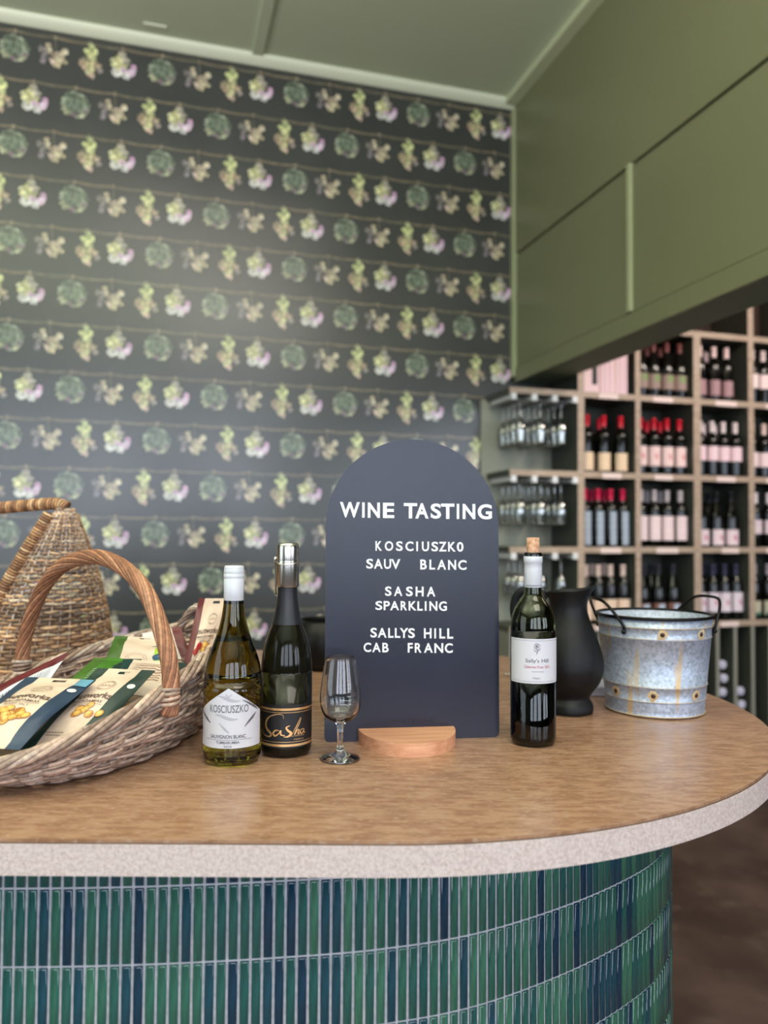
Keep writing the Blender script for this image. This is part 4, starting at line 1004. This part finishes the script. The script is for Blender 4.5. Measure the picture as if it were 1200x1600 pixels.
def twist(mb, path, R, r, n, turns, cols, sides=6, k=.15):
    m_ = len(path); T = []
    for i in range(m_): T.append((path[min(i+1, m_-1)]-path[max(i-1, 0)]).normalized())
    a = T[0].cross(Vector((.3, .9, .1))).normalized(); fr_ = []
    for i in range(m_): a = (a-T[i]*a.dot(T[i])).normalized(); fr_.append((a.copy(), T[i].cross(a)))
    for s_ in range(n):
        c = pick(cols, k); pts = []
        for i in range(m_):
            ph = 2*PI*s_/n+turns*2*PI*i/m_; pts.append(path[i]+fr_[i][0]*R*math.cos(ph)+fr_[i][1]*R*math.sin(ph))
        mb.tube(pts, r, sides, col=c)
def ddense(path, k=3):
    out = []
    for a, b_ in zip(path, path[1:]):
        for i in range(k): out.append(a.lerp(b_, i/k))
    out.append(path[-1]); return out
mb = MB(); twist(mb, ddense(hp, 2), .0098, .0034, 14, 2.6, WH_); mb.tube(hp, .0090, 8, col=lin((112, 76, 56)))
h = mb.build('arch_handle', M['wicker'], parent=trug)
for B in (HB0, HB1):
    mb = MB()
    for k in range(4):
        mb.tube([B+Vector((.0150*math.cos(t), .0150*math.sin(t), .012+.006*k+.002*math.sin(t+k))) for t in sphere_pts(20)], .0030, 6, closed=True, col=pick(WT))
    tag(mb.build('handle_binding', M['wicker'], parent=h), 'pale willow binding')
# small loop handle on the far end
mb = MB(); e0 = TS(PI*.5-.42, 1.0); e1 = TS(PI*.5+.25, 1.0); e0 = tl(-.425, 1.60, CT+.120); e1 = tl(-.305, 1.50, CT+.128)
path = [Vector(p) for p in spline([tuple(e0), tuple(e0.lerp(e1, .1)+Vector((0, 0, .035))), tuple(e0.lerp(e1, .5)+Vector((0, 0, .078))), tuple(e0.lerp(e1, .9)+Vector((0, 0, .035))), tuple(e1)], 8)]
twist(mb, path, .0055, .0032, 7, 2.2, WT); mb.build('end_handle', M['wicker'], parent=trug)

# ---- back basket: tall peaked scoop
PB = Vector((-.760, 1.86, CT))
peak = tag(empty('wicker_basket', PB), 'tall peaked wicker basket with a wrapped rim and top bar standing behind the low basket', 'basket')
APEX = Vector((-.700-PB.x, 1.71-PB.y, .400))
def PS(u, v):
    """u 0..1 round the front bulge from the left edge to the right edge, v 0 base .. 1 apex"""
    a = math.radians(232+u*(388-232))
    b_ = Vector((.162*math.cos(a)-.060, .185*math.sin(a)+.02, .010))
    t_ = v
    ap = APEX+Vector((.018*math.cos(a), .012*math.sin(a), 0))
    p = b_.lerp(ap, t_); bulge = .018*math.sin(PI*t_)
    return p+Vector((math.cos(a), math.sin(a), 0))*bulge
mb = MB(); mst = MB(); NSt = 17
rows = 46
for r in range(rows):
    v = (r+.5)/rows; npt = NSt*5; pts = []
    for i in range(npt+1):
        u = i/npt; a = math.radians(232+u*156); ph = (i/5+r)*PI
        amp = .0042*(1-.6*v)
        pts.append(PS(u, v)+Vector((math.cos(a), math.sin(a), 0))*amp*math.cos(ph)+Vector((0, 0, .0012*math.sin(i*.5+r*1.7))))
    k = 0
    while k < npt:
        ln = min(rw.randint(14, 40), npt-k); mb.tube(pts[k:k+ln+1], .0036 if v < .75 else .0028, 5, col=pick(WB, .2)); k += ln
for i in range(NSt+1):
    u = i/NSt; mst.tube([PS(u, v) for v in [j/14 for j in range(15)]], .0031 if i % 2 else .0027, 5, col=pick(WT, .1))
tag(mb.build('woven_wall', M['wicker'], parent=peak), kind='stuff'); tag(mst.build('upright_stakes', M['wicker'], parent=peak), kind='stuff')
def wrapped(name, path, R, pitch):
    mb = MB(); P_ = ddense([Vector(p) for p in path], 4); mb.tube(P_, R, 8, col=lin((120, 92, 68)))
    L_ = sum((b_-a).length for a, b_ in zip(P_, P_[1:])); nrings = int(L_/pitch); acc = 0; idx = 0
    for q in range(nrings):
        s_ = (q+.5)*L_/nrings
        while idx < len(P_)-2 and acc+(P_[idx+1]-P_[idx]).length < s_: acc += (P_[idx+1]-P_[idx]).length; idx += 1
        d = (P_[idx+1]-P_[idx]); c = P_[idx]+d.normalized()*(s_-acc); T_ = d.normalized()
        a = T_.cross(Vector((0, .2, 1))).normalized(); b2 = T_.cross(a)
        col = pick([(206, 160, 116), (188, 142, 100), (170, 124, 88), (216, 178, 136), (150, 108, 78)], .1)
        mb.tube([c+a*(R+.0008)*math.cos(t)+b2*(R+.0008)*math.sin(t)+T_*(.0010*math.sin(t)) for t in sphere_pts(12)], pitch*.42, 5, closed=True, col=col)
    return mb.build(name, M['wicker'], parent=peak)
left = [tuple(PS(0, v)+Vector((-.008, -.004, 0))) for v in (0, .2, .4, .6, .8, .97)]
wrapped('wrapped_rim', left, .0105, .0064)
wrapped('top_bar', spline([tuple(APEX+Vector((.008, -.004, .002))), tuple(APEX+Vector((-.02, 0, .010))), tuple(APEX+Vector((-.09, .01, .006))), tuple(APEX+Vector((-.20, .02, -.004))), tuple(APEX+Vector((-.30, .03, -.008)))], 6), .0105, .0064)
right = [tuple(PS(1, v)) for v in (0, .2, .4, .6, .8, .97)]
wrapped('side_rod', right, .0050, .0052)
# closed back and far peak so that the basket is whole from the side
mb = MB()
for r in range(26):
    v = (r+.5)/26; pts = []
    for i in range(41):
        u = i/40; a = math.radians(28+u*204)
        b_ = Vector((.162*math.cos(a)-.060, .185*math.sin(a)+.02, .010)); hh = .10*v
        pts.append(b_+Vector((0, 0, hh))+Vector((math.cos(a), math.sin(a), 0))*(-.006+.003*math.cos((i/2+r)*PI)))
    mb.tube(pts, .0034, 5, col=pick(WB, .2))
tag(mb.build('woven_back', M['wicker'], parent=peak), kind='stuff')

# ------------------------------------------------------------------ nut pouches
BEIGE = (220, 194, 172)
def pm(rgb, rough=.38): 
    k = 'p%d_%d_%d' % rgb
    if k not in M['foil']:
        m = mat('pouch_print_'+k, rgb, rough); noisy(m, tuple(int(v*.97) for v in rgb), tuple(min(255, int(v*1.03)) for v in rgb), 30, bump=.25, bscale=60); M['foil'][k] = m
    return M['foil'][k]
nutm = [pm((226, 170, 84)), pm((206, 142, 62)), pm((236, 194, 112))]
POUCHES = {
1: [[-0.5382, 1.187, 1.2288], [-0.4347, 1.19, 1.224], [-0.472, 1.035, 1.1413], [-0.5629, 1.035, 1.1457]],
2: [[-0.4502, 1.237, 1.2343], [-0.3593, 1.24, 1.2303], [-0.423, 1.09, 1.1413], [-0.5028, 1.09, 1.1461]],
3: [[-0.3415, 1.45, 1.3274], [-0.284, 1.49, 1.3246], [-0.313, 1.4, 1.1872], [-0.3553, 1.37, 1.1835]],
4: [[-0.5443, 1.36, 1.2416], [-0.5533, 1.3, 1.2009], [-0.6144, 1.15, 1.1217], [-0.6536, 1.22, 1.1826]],
5: [[-0.4854, 1.42, 1.262], [-0.3787, 1.42, 1.2545], [-0.373, 1.36, 1.2074], [-0.484, 1.36, 1.2199]],
6: [[-0.5034, 1.37, 1.2293], [-0.4207, 1.37, 1.2276], [-0.429, 1.29, 1.1879], [-0.5237, 1.29, 1.1977]],
7: [[-0.441, 1.34, 1.2322], [-0.3349, 1.34, 1.2263], [-0.3364, 1.24, 1.1833], [-0.4325, 1.24, 1.1978]],
8: [[-0.4104, 1.22, 1.187], [-0.331, 1.22, 1.1905], [-0.3688, 1.16, 1.1559], [-0.4414, 1.16, 1.1592]],
9: [[-0.4807, 1.12, 1.1579], [-0.4169, 1.12, 1.1583], [-0.4437, 1.085, 1.1251], [-0.5106, 1.085, 1.1203]],
10: [[-0.4496, 1.4, 1.242], [-0.3846, 1.4, 1.2481], [-0.3759, 1.37, 1.2167], [-0.4395, 1.37, 1.2163]],
11: [[-0.4614, 1.5, 1.2556], [-0.3881, 1.5, 1.2706], [-0.3555, 1.46, 1.2138], [-0.4329, 1.46, 1.2133]]}
def pouch(idx, label, bands, belly=.011, seed=1, wrinkle=.0016, art=None, hole=True, lift=0.0):
    """bands: list of (u_end, rgb) from the left edge to the right; v runs 0 at the sealed top to 1 at the bottom"""
    q = [Vector(c) for c in POUCHES[idx]]; org = (q[0]+q[1]+q[2]+q[3])/4; root = tag(empty('nut_pouch', org), label, 'pouch', 'macadamia pouches in the low basket')
    TL, TR, BR, BL = [c-org for c in q]
    nrm = (TR-TL).cross(BL-TL); nrm.normalize(); nrm = -nrm
    if nrm.z < 0 and abs(nrm.z) > .2: nrm = -nrm
    if nrm.y > 0 and abs(nrm.z) <= .2: nrm = -nrm
    rg = random.Random(seed); ph = [rg.uniform(0, 6) for _ in range(6)]
    def F(u, v, side=1, e=0.0):
        p = (TL*(1-u)+TR*u)*(1-v)+(BL*(1-u)+BR*u)*v
        vv = max(0.0, (v-.12)/.80); pil = (math.sin(PI*min(1, max(0, u)))**.55)*(math.sin(PI*min(1, vv))**.6 if 0 < vv < 1 else 0)
        wr = wrinkle*(math.sin(9*u+7*v+ph[0])*.6+math.sin(15*v-6*u+ph[1])*.5+math.sin(23*u+11*v+ph[2])*.3)*(.25+pil)
        return p+nrm*(side*belly*pil+wr+e+side*.0004+lift*min(1, v*1.4))
    nu, nv = 26, 30
    us = sorted(set([i/nu for i in range(nu+1)]+[b_[0] for b_ in bands])); mats = [pm(c) for _, c in bands]
    mb = MB(); m_ = nv+1
    for side in (1, -1):
        vs = [F(u, j/nv, side) for u in us for j in range(m_)]
        for i in range(len(us)-1):
            um = (us[i]+us[i+1])/2; mi = next(k for k, b_ in enumerate(bands) if um <= b_[0]+1e-9)
            fs = []
            for j in range(nv):
                a = i*m_+j
                if hole and side >= -1 and .43 < um < .60 and 0.045 < (j+.5)/nv < .075: continue
                fs.append((a, a+1, a+m_+1, a+m_) if side == 1 else (a, a+m_, a+m_+1, a+1))
            if i == 0: mb.add(vs, [], True); off = len(mb.v)-len(vs)
            for f in fs: mb.f.append(tuple(x+off for x in f)); mb.m.append(mi if side == 1 else (0 if um < .5 else len(bands)-1)); mb.sm.append(True)
    mb.build('pouch_film', mats, parent=root)
    fn = lambda u, v: F(u, v, 1, .0007)
    fn2 = lambda u, v: F(u, v, 1, .0012)
    if art: art(root, fn, fn2, rg)
    return root
def nuts(mb, fn, cx, cy, n, rg, spread=(.27, .085), r=(.055, .032)):
    for i in range(n):
        a = rg.random()*2*PI; k = math.sqrt(rg.random()); x = cx+spread[0]*k*math.cos(a); y = cy+spread[1]*k*math.sin(a)
        e = .0012+.00012*i
        for rr, mi, ex in ((1.2, 4, 0), (1, 0, .00005), (.5, 2, .0001)):
            pts = []
            for t in sphere_pts(14): pts.append(fn(x+r[0]*rr*math.cos(t)-(.008 if mi == 2 else 0), y+r[1]*rr*math.sin(t)-(.006 if mi == 2 else 0))+Vector((0, -.3, .9))*(e*.25+ex))
            mb.add(pts, [tuple(range(14))], False, mi)
def std_art(flavour, nutpos=(.42, .70), nutn=14, stamp=True, name=(.16, .80), extra=None, cherry=False):
    def art(root, fn, fn2, rg):
        mb = MB(); t = lambda u, v: fn2(u, v)
        def T(s, u0, u1, v0, v1, b_=.0): text_on(mb, s, u0, u1, v1, v0, t, 0, b_)
        T('nutworks', name[0], name[1]-.02, .380, .450, .018)
        T('MACADAMIAS', name[0]+.02, name[1]-.10, .472, .500, .01); T(flavour, name[0]+.10, name[1]-.20, .530, .552)
        ribbon(mb, [(name[0]+.02+i*.05, .515) for i in range(12)], .003, t)
        if stamp:
            for R in (.115, .135):
                ribbon(mb, [(.50+R*math.cos(a), .27+R*.52*math.sin(a)) for a in [PI*.95+(PI*1.1)*i/16 for i in range(17)]], .004, t)
                ribbon(mb, [(.50+R*math.cos(a), .27+R*.52*math.sin(a)) for a in [.2+(PI*.8)*i/14 for i in range(15)]], .003, t)
            ribbon(mb, spline([(.40, .29), (.43, .26), (.45, .285), (.48, .26), (.50, .28), (.54, .262), (.56, .28), (.62, .25)], 4), .005, t)
        ribbon(mb, [(.22+.02*i, .83+.004*math.sin(i*2.2)) for i in range(16)], .004, t); ribbon(mb, [(.24+.02*i, .855+.004*math.sin(i*2.9)) for i in range(14)], .004, t)
        pr = mb.build('pouch_lettering', pm((96, 74, 64)), parent=root)
        mb = MB(); nuts(mb, fn, nutpos[0], nutpos[1], nutn, rg)
        if cherry:
            for cx, cy in ((.30, .60), (.84, .60), (.24, .66)):
                mb.add([fn2(cx+.075*math.cos(t_), cy+.042*math.sin(t_))+Vector((0, -.0008, .0012)) for t_ in sphere_pts(14)], [tuple(range(14))], False, 3)
        mb.build('nut_picture', nutm+[pm((176, 36, 40)), pm((168, 106, 44))], parent=root)
        if extra: extra(root, fn2)
    return art
NAVY = (44, 62, 84); DG = (38, 58, 50); DR = (96, 24, 30)
def navy_extra(root, fn):
    mb = MB(); mb.add([fn(.80+.19*a, .012+.13*b_) for a, b_ in ((0, 0), (.33, 0), (.66, 0), (1, 0), (1, .5), (1, 1), (.66, 1), (.33, 1), (0, 1), (0, .5))], [tuple(range(10))], False)
    mb.build('pale_blue_corner', pm((104, 158, 182)), parent=root)
    mb = MB(); mb.add([fn(.885+.062*math.cos(t), .235+.030*math.sin(t)) for t in sphere_pts(16)], [tuple(range(16))], False); mb.build('round_seal', pm((230, 230, 222)), parent=root)
def seal_extra(root, fn):
    mb = MB(); mb.add([fn(.885+.062*math.cos(t), .245+.030*math.sin(t)) for t in sphere_pts(16)], [tuple(range(16))], False); mb.build('round_seal', pm((230, 230, 222)), parent=root)
def barcode_art(root, fn, fn2, rg):
    mb = MB(); v = .55
    while v < .80:
        h_ = rg.choice((.004, .008, .012)); mb.add([fn2(.40, v), fn2(.75, v), fn2(.75, v+h_), fn2(.40, v+h_)], [(0, 1, 2, 3)], False); v += h_+rg.choice((.006, .010))
    for i in range(7): ribbon(mb, [(.36+.02*k_, .22+.035*i+.003*math.sin(k_*2+i)) for k_ in range(20)], .004, fn2)
    mb.build('barcode_print', pm((60, 66, 84)), parent=root)
def lines_art(col):
    def art(root, fn, fn2, rg):
        mb = MB()
        for i in range(7): ribbon(mb, [(.24+.028*k_, .22+.075*i+.01*math.sin(k_*1.3+i)) for k_ in range(18)], .012, fn2)
        mb.build('pouch_lettering', pm(col), parent=root)
    return art
def leaf_art(root, fn, fn2, rg):
    mb = MB()
    for i in range(6): ribbon(mb, [(.26+.02*k_, .5+.06*i+.006*math.sin(k_*2+i)) for k_ in range(10)], .008, fn2)
    mb.build('pouch_lettering', pm((206, 226, 200)), parent=root)
LP = 'macadamia pouch'
pouch(9, 'near-black pouch shape added for the shade inside the basket, under the dark green one at the near rim', [(.3, (18, 26, 28)), (.7, (22, 32, 36)), (1, (14, 40, 48))], .006, 9, hole=False)  # added dark filler: its colour stands for the shaded basket interior
pouch(8, 'dark macadamia pouch with a nut picture, deep under the handle', [(.15, (30, 34, 40)), (.55, (200, 180, 164)), (1, (28, 30, 34))], .008, 8, hole=False, art=lambda root, fn, fn2, rg: (lambda mb: (nuts(mb, fn, .55, .45, 8, rg, (.2, .25), (.07, .07)), mb.build('nut_picture', nutm+[pm((176, 36, 40)), pm((168, 106, 44))], parent=root)))(MB()))
pouch(11, 'white macadamia pouch with a dark red edge at the very back of the low basket', [(.75, (226, 212, 206)), (1, DR)], .006, 11, hole=False)
pouch(5, 'beige pouch with dark green and lime green bands standing at the back', [(.22, (62, 96, 30)), (.74, BEIGE), (.90, (150, 186, 30)), (1, (84, 122, 30))], .006, 5, hole=True, art=lambda root, fn, fn2, rg: (lambda mb: ([ribbon(mb, [(.48+R*math.cos(a), .80+R*1.2*math.sin(a)) for a in [PI+PI*i/14 for i in range(15)]], .006, fn2) for R in (.13, .17)], mb.build('pouch_stamp', pm((120, 96, 84)), parent=root)))(MB()))
pouch(10, 'navy blue macadamia pouch of which a strip shows below the lime banded one', [(.6, (22, 44, 70)), (1, (30, 74, 104))], .004, 10, hole=False)
pouch(6, 'bright green and dark teal pouch behind the dark green one', [(.30, (70, 108, 34)), (.62, (66, 120, 30)), (1, (16, 52, 48))], .008, 6, hole=False, art=leaf_art)
pouch(7, 'beige pouch with dark red lettering and a teal edge beside the handle', [(.14, (16, 60, 56)), (.86, (226, 204, 184)), (1, (30, 52, 46))], .009, 7, hole=False, art=lines_art((130, 40, 40)))
pouch(4, 'dark red pouch turned to show its white back with a barcode', [(.30, DR), (.88, (214, 214, 220)), (1, DR)], .010, 4, hole=False, art=barcode_art)
pouch(3, 'dark red edged salted chilli macadamia pouch standing upright behind the olive bottle', [(.17, DR), (.86, BEIGE), (1, DR)], .010, 3, art=std_art('SALTED CHILLI', (.50, .66), 12, cherry=True))
pouch(2, 'dark green edged macadamia pouch lying second from the front', [(.20, DG), (.76, BEIGE), (1, DG)], .011, 2, art=std_art('DRY ROASTED', (.62, .62), 9, extra=seal_extra))
pouch(1, 'navy blue edged roast salt macadamia pouch lying frontmost over the rim', [(.18, NAVY), (.78, BEIGE), (1, NAVY)], .011, 1, art=std_art('ROAST SALT', (.46, .68), 22, extra=navy_extra), lift=.027)
